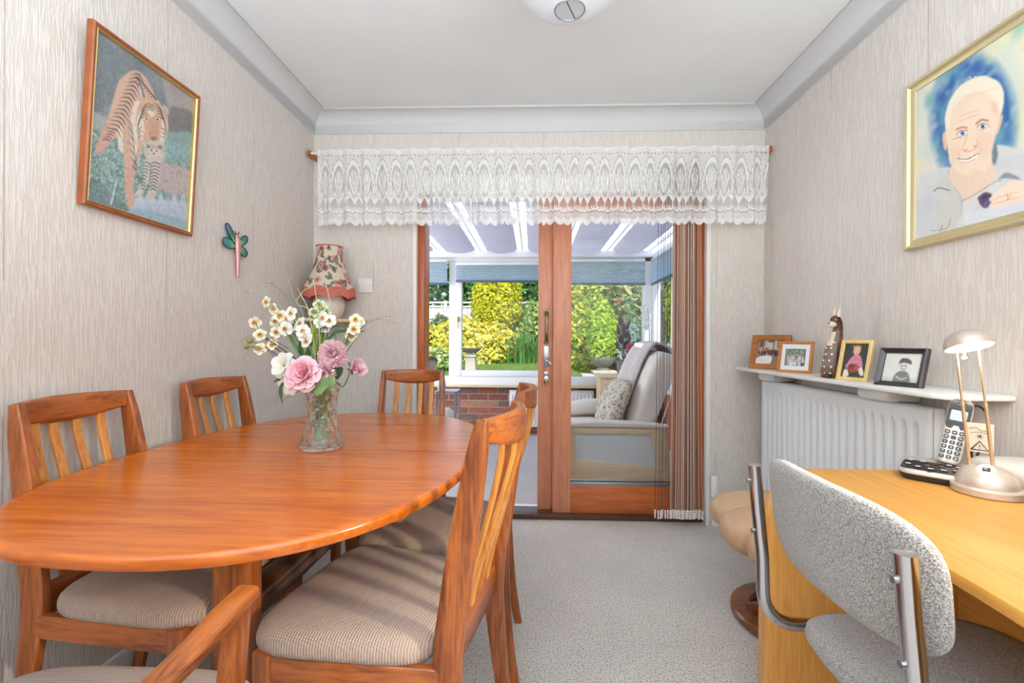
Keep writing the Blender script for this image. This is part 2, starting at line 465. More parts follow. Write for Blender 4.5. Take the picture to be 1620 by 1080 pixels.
# white casing of the opening, timber frame inside it
fr = struct('door_1', MB().box(OX0, OX0+.022, YB-.005, YB+.20, 0, OZ), 'white_paint', bevel=.003)
fr.name = 'trim_4'
struct('trim_5', MB().box(OX1-.024, OX1, YB-.008, YB+.20, 0, OZ), 'white_paint', bevel=.003)
struct('trim_6', MB().box(OX0+.022, OX1-.024, YB+.01, YB+.20, 1.945, OZ), 'white_paint', bevel=.003)
struct('trim_7', MB().box(OX0+.022, OX0+.062, YB+.03, YB+.17, .03, 1.945), 'jamb_wood', bevel=.003)
struct('trim_8', MB().box(OX1-.068, OX1-.024, YB+.03, YB+.17, .03, 1.945), 'jamb_wood', bevel=.003)
struct('trim_9', MB().box(OX0+.022, OX1-.024, YB+.04, YB+.18, 0, .03), 'dark_teak', bevel=.003)
struct('trim_10', MB().box(OX0+.022, OX1-.024, YB+.185, YB+.24, 0, .022), 'upvc', bevel=.003)

# sliding leaves (y 2.76 front track, 2.81 back track)
def leaf(name, x0, x1, y, handle):
    d = thing(name, None, None, (x0, y, .03)); d['kind'] = 'structure'
    w = x1-x0; h = 1.91; sw = .11
    MB().box(0, sw, -.02, .02, 0, h).build('stile', 'door_wood', d, bevel=.004)
    MB().box(w-sw, w, -.02, .02, 0, h).build('stile', 'door_wood', d, bevel=.004)
    MB().box(sw, w-sw, -.019, .019, 0, .165).build('bottom_rail', 'door_wood_x', d, bevel=.003)
    MB().box(sw, w-sw, -.019, .019, h-.11, h).build('top_rail', 'door_wood_x', d, bevel=.003)
    b = MB(); b.box(sw, w-sw, -.016, -.006, .165, .185)
    b.build('glazing_bead', 'steel', d, bevel=.002)
    MB().box(sw, w-sw, -.003, .003, .165, h-.11).build('pane', 'pane', d, smooth=False)
    if handle:
        cx = .051
        z0, z1 = 1.055-.03, 1.259-.03
        hb = MB().sweep(cr([(cx, -.026, z0+.012), (cx, -.05, z0+.04), (cx, -.055, (z0+z1)/2), (cx, -.05, z1-.04), (cx, -.026, z1-.012)], 5), (.019, .009), e=3)
        h_ = hb.build('pull_handle', 'bronze', d)
        MB().box(cx-.017, cx+.017, -.027, -.02, z0-.004, z0+.036).build('handle_plate', 'bronze', h_, bevel=.002)
        MB().box(cx-.017, cx+.017, -.027, -.02, z1-.036, z1+.004).build('handle_plate', 'bronze', h_, bevel=.002)
        pl = MB().box(cx-.016, cx+.016, -.027, -.02, .905-.03, 1.036-.03).build('lock_plate', 'steel', d, bevel=.002)
        MB().sweep(cr([(cx+.004, -.028, .93), (cx+.006, -.05, .915), (cx+.028, -.052, .895)], 4), (.014, .008), side=(0, 0, 1)).build('lock_lever', 'steel', pl)
        MB().tube([(cx, -.027, .835), (cx, -.034, .835)], .016, 14).build('key_escutcheon', 'steel', d, bevel=.002)
        k = MB(); k.tube([(cx, -.034, .835), (cx, -.05, .835)], .004, 8); k.build('key', 'chrome', d)
        MB().prism([(cx+.017*cos(a)*.95, .795+.03*sin(a)) for a in [i*2*pi/14 for i in range(14)]], -.034, -.022, 'y').build('cylinder_cover', 'chrome', d, bevel=.003)
    return d
leaf('door_1', .122, .955, YB+.095, False)
leaf('door_2', .032, .972, YB+.145, True)

# ------------------------------------------------------------------ conservatory
CX0, CX1, CY0, CY1 = -2.3, 1.345, 2.90, 5.15
plain('mortar', S(188, 176, 164), .9, noise=.1, nscale=40)
plain('brick_red', S(168, 104, 80), .85, noise=.22, nscale=24, bump=.4, bscale=120)
plain('brick_brown', S(146, 92, 74), .85, noise=.22, nscale=24, bump=.4, bscale=120)
plain('brick_grey', S(132, 104, 98), .85, noise=.22, nscale=24, bump=.4, bscale=120)
plain('brick_buff', S(188, 128, 100), .85, noise=.2, nscale=24, bump=.4, bscale=120)
fl2 = struct('floor', MB().box(CX0, CX1+.15, CY0, CY1+.2, -.05, 0), 'carpet_grey', smooth=False)
wb = struct('wall_garden', MB().box(CX0, CX1+.1, CY1+.004, CY1+.2, 0, .54), 'mortar', smooth=False)
bm_ = {k: MB().box(0, .215, 0, .02, 0, .065).mesh('brick', k, bevel=.003, segs=1) for k in ('brick_red', 'brick_brown', 'brick_grey', 'brick_buff')}
half = {k: MB().box(0, .1025, 0, .02, 0, .065).mesh('brick', k, bevel=.003, segs=1) for k in bm_}
rb = random.Random(5)
for c in range(7):
    z = .012+c*.075
    x = CX0 + (0 if c % 2 else .1125)
    if c % 2 == 0:
        o = link('brick', half['brick_red'], wb); o.location = (CX0, CY1-.001, z)
    while x < CX1-.1:
        o = link('brick', bm_[rb.choice(('brick_red', 'brick_red', 'brick_brown', 'brick_grey', 'brick_buff'))], wb)
        o.location = (x, CY1-.002+rb.uniform(-.002, .002), z); x += .225
struct('wall_conservatory_right', MB().box(CX1, CX1+.15, CY0, CY1, 0, .54), 'brick_red', smooth=False)
struct('wall_conservatory_left', MB().box(CX0-.15, CX0, CY0, CY1, 0, .54), 'brick_red', smooth=False)
sl = struct('trim_11', MB().box(CX0, CX1, CY1-.12, CY1+.1, .54, .562), 'pale_wood', bevel=.006)

def fixed_window(name, members, panes, axis):
    w = thing(name, None, None); w['kind'] = 'structure'
    for nm, b in members: MB().box(*b).build(nm, 'upvc', w, bevel=.006)
    for b in panes: MB().box(*b).build('pane', 'pane', w, smooth=False)
    return w
y0, y1 = CY1-.05, CY1+.03
mem = [('bottom_rail', (CX0, CX1, y0, y1, .562, .66)), ('top_rail', (CX0, CX1, y0, y1, 1.945, 2.03)),
       ('mullion', (-.945, -.865, y0, y1, .66, 1.945)), ('mullion', (.17, .25, y0, y1, .66, 1.945)),
       ('mullion', (-1.75, -1.67, y0, y1, .66, 1.945)), ('corner_post', (1.237, CX1+.02, y0, y1+.06, .562, 2.03)),
       ('sash_stile', (-.865, -.80, y0-.014, y1-.02, .66, 1.945)), ('sash_stile', (.105, .17, y0-.014, y1-.02, .66, 1.945)),
       ('sash_rail', (-.80, .105, y0-.014, y1-.02, .66, .725)), ('sash_rail', (-.80, .105, y0-.014, y1-.02, 1.89, 1.945))]
pn = [(a, b, CY1-.004, CY1+.004, .66, 1.945) for a, b in ((CX0, -1.75), (-1.67, -.945), (-.865, .17), (.25, 1.237))]
w1 = fixed_window('window_1', mem, pn, 'x')
hd = MB().box(-.85, -.828, y0-.03, y0-.014, 1.27, 1.33).build('window_handle', 'brass', w1, bevel=.004)
MB().sweep([(-.839, y0-.032, 1.31), (-.839, y0-.045, 1.29), (-.839, y0-.045, 1.20)], (.014, .01)).build('handle_lever', 'brass', hd)
for nm, xa, xb in (('window_2', CX1-.02, CX1+.05), ('window_3', CX0-.05, CX0+.02)):
    mem = [('bottom_rail', (xa, xb, CY0, y0, .54, .66)), ('top_rail', (xa, xb, CY0, y0, 1.945, 2.03)),
           ('mullion', (xa, xb, 4.35, 4.43, .66, 1.945)), ('mullion', (xa, xb, 3.6, 3.68, .66, 1.945)), ('mullion', (xa, xb, CY0, CY0+.07, .66, 1.945)),
           ('mullion', (xa, xb, y0-.07, y0, .66, 1.945))]
    xm = (xa+xb)/2
    pn = [(xm-.004, xm+.004, a, b, .66, 1.945) for a, b in ((CY0+.07, 3.6), (3.68, 4.35), (4.43, y0-.07))]
    fixed_window(nm, mem, pn, 'y')

# roof: pale sheet on white bars with fabric roof blinds slung between them
m_, n_, l_, p_ = newmat('roof_sheet')
cloth_translucent('roof_sheet', S(250, 250, 252), .85)
cloth_translucent('roof_blind', S(170, 168, 177), .5)
rf = struct('conservatory_roof', MB().box(CX0-.1, CX1+.15, CY0, CY1+.25, 2.10, 2.112), 'roof_sheet', smooth=False)
bars = [-2.0+.47*k for k in range(8)]
for x in bars: MB().box(x-.008, x+.008, CY0, CY1+.1, 2.06, 2.10).build('roof_bar', 'upvc', rf, bevel=.005)
for k in range(7):
    a, b = bars[k]+.06, bars[k+1]-.06
    t = MB().grid(lambda u, v: (a+(b-a)*u, CY0+.03+(CY1-CY0-.09)*v, 2.085-.05*sin(pi*u)**.45-.004*cos(v*pi*18)), 14, 90).build('roof_blind', 'roof_blind')
    tag(t, 'lilac grey fabric roof blind, %s from the left under the conservatory roof' % ('first', 'second', 'third', 'fourth', 'fifth', 'sixth', 'seventh')[k], 'blind', 'fabric blinds under the conservatory roof')
struct('trim_12', MB().box(CX0, CX1+.05, CY1-.1, CY1+.15, 1.99, 2.06), 'upvc', bevel=.006)

# pleated window blinds
cloth_translucent('blind_blue', S(206, 220, 232), .45)
plain('blind_rail', S(74, 90, 120), .4)
def blind(label, p0, p1, zt, zb):
    p0 = Vector(p0); p1 = Vector(p1); L = (p1-p0).length
    t = thing('pleated_blind', label, 'blind', (*p0, 0), atan2(p1.y-p0.y, p1.x-p0.x), 'blue pleated blinds half way up the conservatory windows')
    nz = int((zt-zb)/.020)
    n2 = nz*2
    rows = [(zt-.02-(zt-.02-zb-.02)*j/n2, -.009 if j % 2 else .009) for j in range(n2+1)]
    MB().rings([[(0, y, z), (L, y, z)] for z, y in rows], close=False, cap=False).build('pleated_fabric', 'blind_blue', t, smooth=False)
    MB().box(0, L, -.014, .014, zb, zb+.022).build('bottom_rail', 'blind_rail', t, bevel=.003)
    MB().box(0, L, -.014, .014, zt-.022, zt).build('head_rail', 'upvc', t, bevel=.003)
blind('blue pleated blind on the leftmost window light, beside the opening sash', (-1.66, 5.03), (-.955, 5.03), 1.955, 1.675)
blind('blue pleated blind on the opening sash above the bird bath', (-.86, 5.03), (.15, 5.03), 1.92, 1.705)
blind('blue pleated blind on the right rear window above the armchair', (.255, 5.03), (1.225, 5.03), 1.955, 1.678)
blind('blue pleated blind on the side window round the corner behind the strings', (1.29, 4.99), (1.29, 3.7), 1.955, 1.668)

# ------------------------------------------------------------------ garden
def zg(Y): return -.12+max(0, Y-5.3)*.112
plain('grass_base', S(100, 130, 60), .95, noise=.25, nscale=30)
vcol('leaf', .55, .35)
plain('bark', S(92, 74, 60), .9, noise=.2, nscale=30)
plain('stone', S(176, 168, 158), .9, noise=.18, nscale=30, bump=.5, bscale=60)
plain('stone_dark', S(128, 118, 112), .9, noise=.25, nscale=25, bump=.6, bscale=50)
wood('fence_wood', S(206, 198, 196), S(170, 160, 158), 'z', .8, coat=0)
gp = MB().grid(lambda u, v: (-14+30*u, 5.3+14*v, zg(5.3+14*v)), 12, 14)
struct('ground', gp, 'grass_base')

def quads(P, N, size, rnd, aspect=1.6, flat=.5):
    """leaf cards at P facing roughly N"""
    n = len(P)
    N = N + rnd.normal(0, flat, (n, 3)); N /= np.linalg.norm(N, axis=1)[:, None]
    T = np.cross(N, rnd.normal(0, 1, (n, 3))); T /= np.linalg.norm(T, axis=1)[:, None]
    B = np.cross(N, T)
    s = size*rnd.uniform(.6, 1.3, (n, 1))
    V = np.stack([P-T*s*.5*aspect, P-B*s*.42+N*s*.12, P+T*s*.5*aspect, P+B*s*.42+N*s*.12], 1).reshape(-1, 3)
    F = np.arange(4*n).reshape(-1, 4)
    return V, F
def shrub(name, label, base, blobs, n, size, colors, seed, aspect=1.6, flat=.5, depth=.45, group='shrubs in the back garden', stems=3):
    """blobs: (cx, cy, cz, rx, ry, rz) relative to the base"""
    rnd = np.random.default_rng(seed)
    t = thing(name, label, 'shrub', base, 0, group)
    vol = np.array([(b[3]*b[4]*b[5])**.67 for b in blobs]); vol = vol/vol.sum()
    Ps = []; Ns = []
    for b, w in zip(blobs, vol):
        k = max(20, int(n*w))
        d = rnd.normal(0, 1, (k, 3)); d /= np.linalg.norm(d, axis=1)[:, None]
        r = 1-depth*rnd.random((k, 1))**2
        lump = 1+.13*np.sin(d[:, :1]*7+seed)*np.sin(d[:, 1:2]*6)*np.sin(d[:, 2:]*8+1)
        sc = np.array(b[3:6])
        Ps.append(np.array(b[:3])+d*r*lump*sc); nn = d/sc; nn[:, 2] += .35*np.abs(nn).max(); Ns.append(nn/np.linalg.norm(nn, axis=1)[:, None])
    P = np.concatenate(Ps); N = np.concatenate(Ns)
    keep = P[:, 2] > .02
    P, N = P[keep], N[keep]
    V, F = quads(P, N, size, rnd, aspect, flat)
    c = lin(np.array(colors)/255.)
    k = rnd.integers(0, len(c), len(P)); cc = c[k]*rnd.uniform(.8, 1.2, (len(P), 1))
    o = link('foliage', raw_mesh('foliage', V, F, 'leaf', np.repeat(cc, 4, 0)), t); o['kind'] = 'stuff'
    mb = MB()
    zc = np.mean([b[2] for b in blobs])
    for i in range(stems):
        a = i*2.4; b = blobs[i % len(blobs)]
        mb.tube(cr([(.06*cos(a), .06*sin(a), -.05), (b[0]*.5+.03*cos(a), b[1]*.5, b[2]*.5), (b[0], b[1], b[2])], 4), [.03, .012], 6)
    mb.build('stem', 'bark', t)
    return t
def gpt(px, Y):
    p = at(px, 537, Y); return (p.x, Y, zg(Y)-(.2 if Y > 10.2 else .12))

YEL = [(232, 222, 60), (206, 204, 44), (244, 236, 110), (176, 184, 40), (222, 214, 70)]
EUO = [(240, 226, 110), (222, 206, 70), (190, 188, 60), (248, 240, 170), (150, 160, 50), (232, 214, 84)]
GRN = [(70, 124, 50), (92, 148, 62), (54, 100, 44), (120, 168, 74)]
LIM = [(168, 196, 60), (140, 180, 50), (196, 214, 84), (104, 150, 44)]
DKG = [(58, 92, 52), (74, 112, 62), (44, 74, 44), (96, 130, 80)]

# hedge beyond the fence
for i in range(9):
    x = -9+i*2.3
    where = ('first', 'second', 'third', 'fourth', 'fifth', 'sixth', 'seventh', 'eighth', 'ninth')[i]
    shrub('hedge_tree', 'dense green tree in the hedge beyond the fence, %s from the left' % where, (x, 15.2+2.6*(i % 2), zg(15)-.35),
          [(0, 0, 1.6, 1.5, 1, 1.5), (.4, .1, 2.9, 1.3, .9, 1.2), (-.5, 0, 2.6, 1.2, .9, 1.2)], 4200, .16, GRN+[(50, 96, 60)], 40+i, group='trees beyond the fence', flat=.7)

fence_y = 13.2
for i in range(6):
    x0 = -6.4+i*1.9
    f = thing('fence_panel', 'weathered pale fence panel standing at the back of the garden, %s from the left' % ('first', 'second', 'third', 'fourth', 'fifth', 'sixth')[i], 'fence', (x0, fence_y, .42), 0, 'fence panels along the back of the garden')
    bmesh_b = MB().box(0, .116, 0, .02, .05, 1.58).mesh('board', 'fence_wood', bevel=.004, segs=1)
    for k in range(15):
        o = link('board', bmesh_b, f); o.location = (.09+.12*k, .006*(k % 2), 0)
    MB().box(0, .09, -.03, .07, 0, 1.78).build('post', 'fence_wood', f, bevel=.006)
    MB().box(.09, 1.9, -.02, .06, 1.58, 1.63).build('rail', 'fence_wood', f, bevel=.004)
    MB().box(.09, 1.9, -.02, .06, 1.70, 1.75).build('rail', 'fence_wood', f, bevel=.004)
    for k in range(7):
        MB().box(.26+.26*k, .29+.26*k, 0, .03, 1.63, 1.70).build('baluster', 'fence_wood', f, smooth=False)

z12 = zg(12.0)-.22
c = at(785, 470, 12)
shrub('golden_conifer', 'tall clipped golden conifer block in front of the fence', (c.x, 12.1, z12),
      [(0, 0, 1.75, .66, .6, .8), (.1, 0, 2.2, .58, .55, .62), (-.12, 0, 1.5, .55, .5, .65), (.15, 0, 1.45, .5, .5, .55), (-.2, 0, 2.3, .42, .5, .5), (.28, 0, 2.35, .35, .45, .45)], 15000, .075, YEL[:2]+YEL[3:]+[(214, 210, 30), (196, 196, 30)], 3, aspect=1.3, flat=.6, depth=.3)
shrub('golden_euonymus', 'broad cream and yellow variegated shrub under the golden conifer', gpt(765, 11.3),
      [(0, 0, .5, 1.0, .6, .5), (-.55, .1, .85, .6, .5, .45), (.55, 0, .5, .62, .5, .42), (.1, .2, .75, .65, .45, .42), (-.1, -.35, .3, .8, .35, .32)], 9000, .085, EUO, 4)
shrub('golden_euonymus', 'yellow variegated shrub seen through the leftmost window light', gpt(690, 11.3),
      [(0, 0, .55, .5, .45, .5), (-.5, .1, .45, .55, .45, .45), (.3, .2, .85, .4, .35, .3)], 4500, .085, EUO[:3]+YEL, 5)
shrub('pale_shrub', 'low pale green shrub at the front of the left window light', gpt(683, 9.9),
      [(0, 0, .3, .5, .4, .32), (.3, .1, .25, .35, .3, .25), (-.4, .1, .3, .4, .4, .32)], 3600, .075, [(184, 200, 140), (150, 180, 96), (210, 216, 150), (124, 160, 80)], 6)
shrub('wispy_shrub', 'wispy grey green shrub against the fence, left of the sash', gpt(688, 12.5),
      [(0, 0, .75, .5, .3, .35), (-.3, 0, .6, .4, .3, .3), (.15, 0, 1.05, .2, .2, .22)], 700, .1, [(120, 140, 96), (92, 116, 76), (150, 160, 110)], 7, aspect=3, flat=1, depth=.9)
shrub('purple_shrub', 'small dark purple leaved shrub at the far left of the view', gpt(664, 11.0),
      [(0, 0, .7, .3, .3, .35), (.05, 0, .4, .25, .25, .3)], 1200, .09, [(96, 44, 66), (70, 32, 48), (128, 70, 88)], 8)
shrub('leafy_shrub', 'light green leafy shrub against the fence beside the door stile', gpt(842, 12.4),
      [(0, 0, 1.05, .42, .35, .55), (.3, 0, .9, .4, .3, .5), (-.25, 0, .7, .3, .3, .4)], 3600, .1, [(130, 172, 78), (96, 146, 62), (160, 190, 100), (190, 196, 120)], 9, aspect=2.2, flat=.8)
shrub('evergreen_bush', 'large yellow green evergreen on the left of the right hand window', gpt(928, 10.6),
      [(0, 0, 1.55, .6, .55, .65), (-.25, 0, .9, .55, .5, .6), (.15, -.1, .55, .5, .45, .5), (.2, 0, 2.1, .45, .4, .42), (-.3, 0, 2.0, .45, .45, .5), (-.2, -.2, .3, .5, .4, .32)], 9500, .1, [(208, 204, 60), (176, 188, 54), (226, 218, 96), (116, 150, 46), (140, 166, 50)], 10, aspect=1.5)
shrub('photinia', 'green and red tipped tall shrub at the right of the right hand window', gpt(990, 10.5),
      [(0, 0, 1.5, .6, .5, .7), (.3, 0, 1.9, .5, .4, .5), (-.25, 0, 2.0, .45, .4, .4), (.2, -.1, .8, .55, .45, .5), (.6, 0, 1.2, .5, .45, .6)], 6500, .12, [(112, 150, 82), (150, 180, 110), (84, 120, 66), (176, 160, 110), (176, 128, 104)], 11, aspect=2.2)
shrub('blue_conifer', 'blue grey spreading conifer low behind the armchair back', gpt(988, 9.6),
      [(0, 0, .55, .35, .3, .4), (.1, 0, .85, .25, .25, .35), (.3, 0, .4, .3, .3, .35)], 2600, .07, [(126, 150, 144), (98, 126, 116), (150, 168, 160)], 12, aspect=2.5)
shrub('side_hedge', 'sunlit yellow green hedge outside the side window', (3.3, 8.2, zg(8.2)),
      [(0, 0, .9, .6, 1.6, 1.0), (.1, -1.3, 1.0, .6, 1.2, 1.0), (0, 1.0, 1.5, .6, 1.0, .8)], 5200, .12, LIM+YEL[:2], 13)
shrub('side_hedge', 'green hedge outside on the left of the conservatory', (-4.6, 8.0, zg(8)),
      [(0, 0, .8, .7, 1.8, .9), (0, 1.2, 1.1, .7, 1.3, .9)], 3600, .12, LIM+GRN, 14)
shrub('back_shrub', 'dark green shrub between the fence and the large evergreen', gpt(905, 12.3),
      [(0, 0, .9, .6, .4, .8), (.7, 0, 1.0, .6, .4, .9)], 3600, .1, DKG+GRN, 15)

# strappy clump in the border
rnd = np.random.default_rng(21)
cl = thing('strappy_plant', 'dense clump of dark green strap leaves beside the lawn', 'plant', (at(826, 537, 11.0).x, 11.0, zg(11.0)-.01))
mb = MB()
for i in range(420):
    x = rnd.uniform(-.62, .62); y = rnd.uniform(-.3, .3); a = rnd.uniform(0, 2*pi); h = rnd.uniform(.45, .8)*(1-.35*abs(x)/.62); l = rnd.uniform(.1, .35)
    d = Vector((cos(a), sin(a)*.7, 0)); w = Vector((-d.y, d.x, 0))*.011
    p = [Vector((x, y, 0)), Vector((x, y, h*.6))+d*l*.2, Vector((x, y, h))+d*l*.6, Vector((x, y, h*.82))+d*l*1.1]
    mb.add([p[0]-w, p[0]+w, p[1]-w, p[1]+w, p[2]-w*.8, p[2]+w*.8, p[3]], [(0, 1, 3, 2), (2, 3, 5, 4), (4, 5, 6)])
plain('strap_leaf', S(76, 128, 54), .5, noise=.35, nscale=8)
o = mb.build('strap_leaves', 'strap_leaf', cl, smooth=False); o['kind'] = 'stuff'

# short grass of the lawn in view
n = 26000
gx = rnd.uniform(-3.0, 2.6, n); gy = rnd.uniform(8.4, 10.9, n); gz = -.12+(gy-5.3)*.112
h = rnd.uniform(.02, .05, n); dx = rnd.uniform(-.02, .02, n)
V = np.stack([np.stack([gx-.006, gy, gz-.005], 1), np.stack([gx+.006, gy, gz-.005], 1), np.stack([gx+dx, gy, gz+h], 1)], 1).reshape(-1, 3)
cc = lin(np.array([(116, 142, 68), (100, 130, 56), (134, 156, 84)])/255.)[rnd.integers(0, 3, n)]
o = link('lawn_grass', raw_mesh('lawn_grass', V, np.arange(3*n).reshape(-1, 3), 'leaf', np.repeat(cc, 3, 0)))
tag(o, 'short sunlit lawn grass in front of the borders', 'grass', kind='stuff')

# bird bath
b = at(745, 552, 9.2)
t = thing('bird_bath', 'grey stone bird bath on a square pedestal standing on the lawn', 'bird bath', (b.x, 9.2, zg(9.2)))
H = b.z-zg(9.2)+.02
MB().lathe([(.02, H-.10), (.10, H-.10), (.17, H-.055), (.215, H-.015), (.225, H), (.205, H+.005), (.19, H-.012), (.10, H-.045), (.01, H-.05)], 28).build('basin', 'stone_dark', t)
p = MB(); R = []
for z, w in ((0, .16), (.05, .16), (.06, .13), (.10, .105), (H-.2, .095), (H-.17, .12), (H-.14, .12), (H-.135, .08), (H-.09, .10)):
    R.append([(sx*w, sy*w, z) for sx, sy in ((-1, -1), (1, -1), (1, 1), (-1, 1))])
p.rings(R).build('pedestal', 'stone', t, bevel=.006, segs=1)
# stone planter on slabs
q = at(952, 574, 9.3)
zb = zg(9.3)-.08
for k, (xa, w, z0, h) in enumerate(((-.42, .5, 0, .14), (.1, .4, 0, .13), (-.2, .48, .142, .07))):
    st = MB().box(q.x+xa, q.x+xa+w, 9.1, 9.5, zb+z0, zb+z0+h).build('stone_block', 'stone', bevel=.015)
    tag(st, ('long pale stone block lying left under the planter', 'pale stone block lying right under the planter', 'flat upper stone slab carrying the planter')[k], 'stone', 'stone blocks under the planter')
zt = zb+.213
t = thing('stone_planter', 'wide fluted grey stone urn standing on the stone blocks', 'planter', (q.x+.02, 9.3, zt))
R = []
for z, r in ((0, .13), (.03, .13), (.06, .10), (.1, .17), (.2, .235), (.24, .255), (.27, .26), (.27, .23), (.2, .2)):
    R.append([((r*(1+.035*cos(j*pi))*cos(2*pi*j/32)), (r*(1+.035*cos(j*pi))*sin(2*pi*j/32)), z) for j in range(32)])
MB().rings(R).build('bowl', 'stone_dark', t)
shrub('dwarf_conifer', 'upright lime green dwarf conifer growing in the stone planter', (q.x, 9.3, zt+.2),
      [(0, 0, .35, .28, .25, .4), (.02, 0, .75, .22, .2, .42), (-.1, 0, .6, .2, .2, .4), (.12, 0, .6, .18, .2, .42), (0, 0, 1.05, .13, .13, .25), (-.1, 0, .9, .12, .12, .25)], 5600, .06, LIM+[(190, 206, 50)], 16, aspect=2.0, depth=.3)

# ------------------------------------------------------------------ dining table
def seatcloth(name, c1, c2):
    m, n, l, p = newmat(name)
    tc = n.new('ShaderNodeTexCoord')
    wv = n.new('ShaderNodeTexWave'); wv.wave_type = 'BANDS'; wv.bands_direction = 'Y'; wv.inputs['Scale'].default_value = 52; wv.inputs['Distortion'].default_value = 1.2; wv.inputs['Detail'].default_value = 2; wv.inputs['Detail Scale'].default_value = 6
    w2 = n.new('ShaderNodeTexWave'); w2.bands_direction = 'X'; w2.inputs['Scale'].default_value = 90; w2.inputs['Distortion'].default_value = .6
    l.new(tc.outputs['Object'], wv.inputs['Vector']); l.new(tc.outputs['Object'], w2.inputs['Vector'])
    ad = n.new('ShaderNodeMath'); ad.operation = 'MULTIPLY_ADD'; ad.inputs[1].default_value = .35
    l.new(w2.outputs['Fac'], ad.inputs[0]); l.new(wv.outputs['Fac'], ad.inputs[2])
    mx = n.new('ShaderNodeMix'); mx.data_type = 'RGBA'; mx.inputs['A'].default_value = (*c2, 1); mx.inputs['B'].default_value = (*c1, 1)
    l.new(ad.outputs[0], mx.inputs['Factor']); l.new(mx.outputs['Result'], p.inputs['Base Color'])
    p.inputs['Roughness'].default_value = .9; p.inputs['Specular IOR Level'].default_value = .15; p.inputs['Sheen Weight'].default_value = .2
    bp = n.new('ShaderNodeBump'); bp.inputs['Strength'].default_value = .5; bp.inputs['Distance'].default_value = .003
    l.new(ad.outputs[0], bp.inputs['Height']); l.new(bp.outputs[0], p.inputs['Normal'])
seatcloth('seat_cloth', S(188, 166, 152), S(158, 136, 124))

TBL = (-.679, 1.396)
TZ = .73
tb = thing('dining_table', 'oval orange teak dining table with a seam across its middle', 'table', (*TBL, 0), -.03)
ea, eb, en = .511, .7045, 2.45
def half_top(sgn):
    def outline(k, off):
        P = []
        for i in range(k+1):
            a = pi*i/k
            c, s_ = cos(a), sin(a)
            x = (ea-off)*copysign(abs(c)**(2/en), c); y = (eb-off)*abs(s_)**(2/en)
            P.append((x, sgn*max(y, .0035)))
        return P
    R = []
    for off, z in ((.012, TZ-.027), (.003, TZ-.024), (0, TZ-.017), (0, TZ-.008), (.002, TZ-.003), (.006, TZ), (.016, TZ), (.03, TZ)):
        R.append([(x, y, z) for x, y in outline(56, off)])
    return MB().rings(R)
half_top(-1).build('tabletop_leaf', 'table_teak', tb, ang=40)
half_top(1).build('tabletop_leaf', 'table_teak', tb, ang=40)
for sy in (-1, 1):
    y = .352*sy
    MB().sweep([(0, y, .05), (0, y, .665)], (.092, .056), e=8, n=20).build('leg', 'teak_z', tb)
    MB().sweep([(-.40, y, .672), (-.36, y, .682), (0, y, .684), (.36, y, .682), (.40, y, .672)], [(.02, .05), (.044, .06), (.042, .06), (.044, .06), (.02, .05)], side=(0, 0, 1), e=5).build('bearer', 'teak_x', tb)
    MB().sweep([(-.33, y, .018), (-.2, y, .03), (0, y, .036), (.2, y, .03), (.33, y, .018)], [(.03, .05), (.05, .06), (.066, .06), (.05, .06), (.03, .05)], side=(0, 0, 1), e=5).build('foot', 'teak_x', tb)
MB().sweep([(0, -.325, .43), (0, .325, .43)], (.085, .07), e=3, n=20).build('stretcher', 'dark_teak', tb)

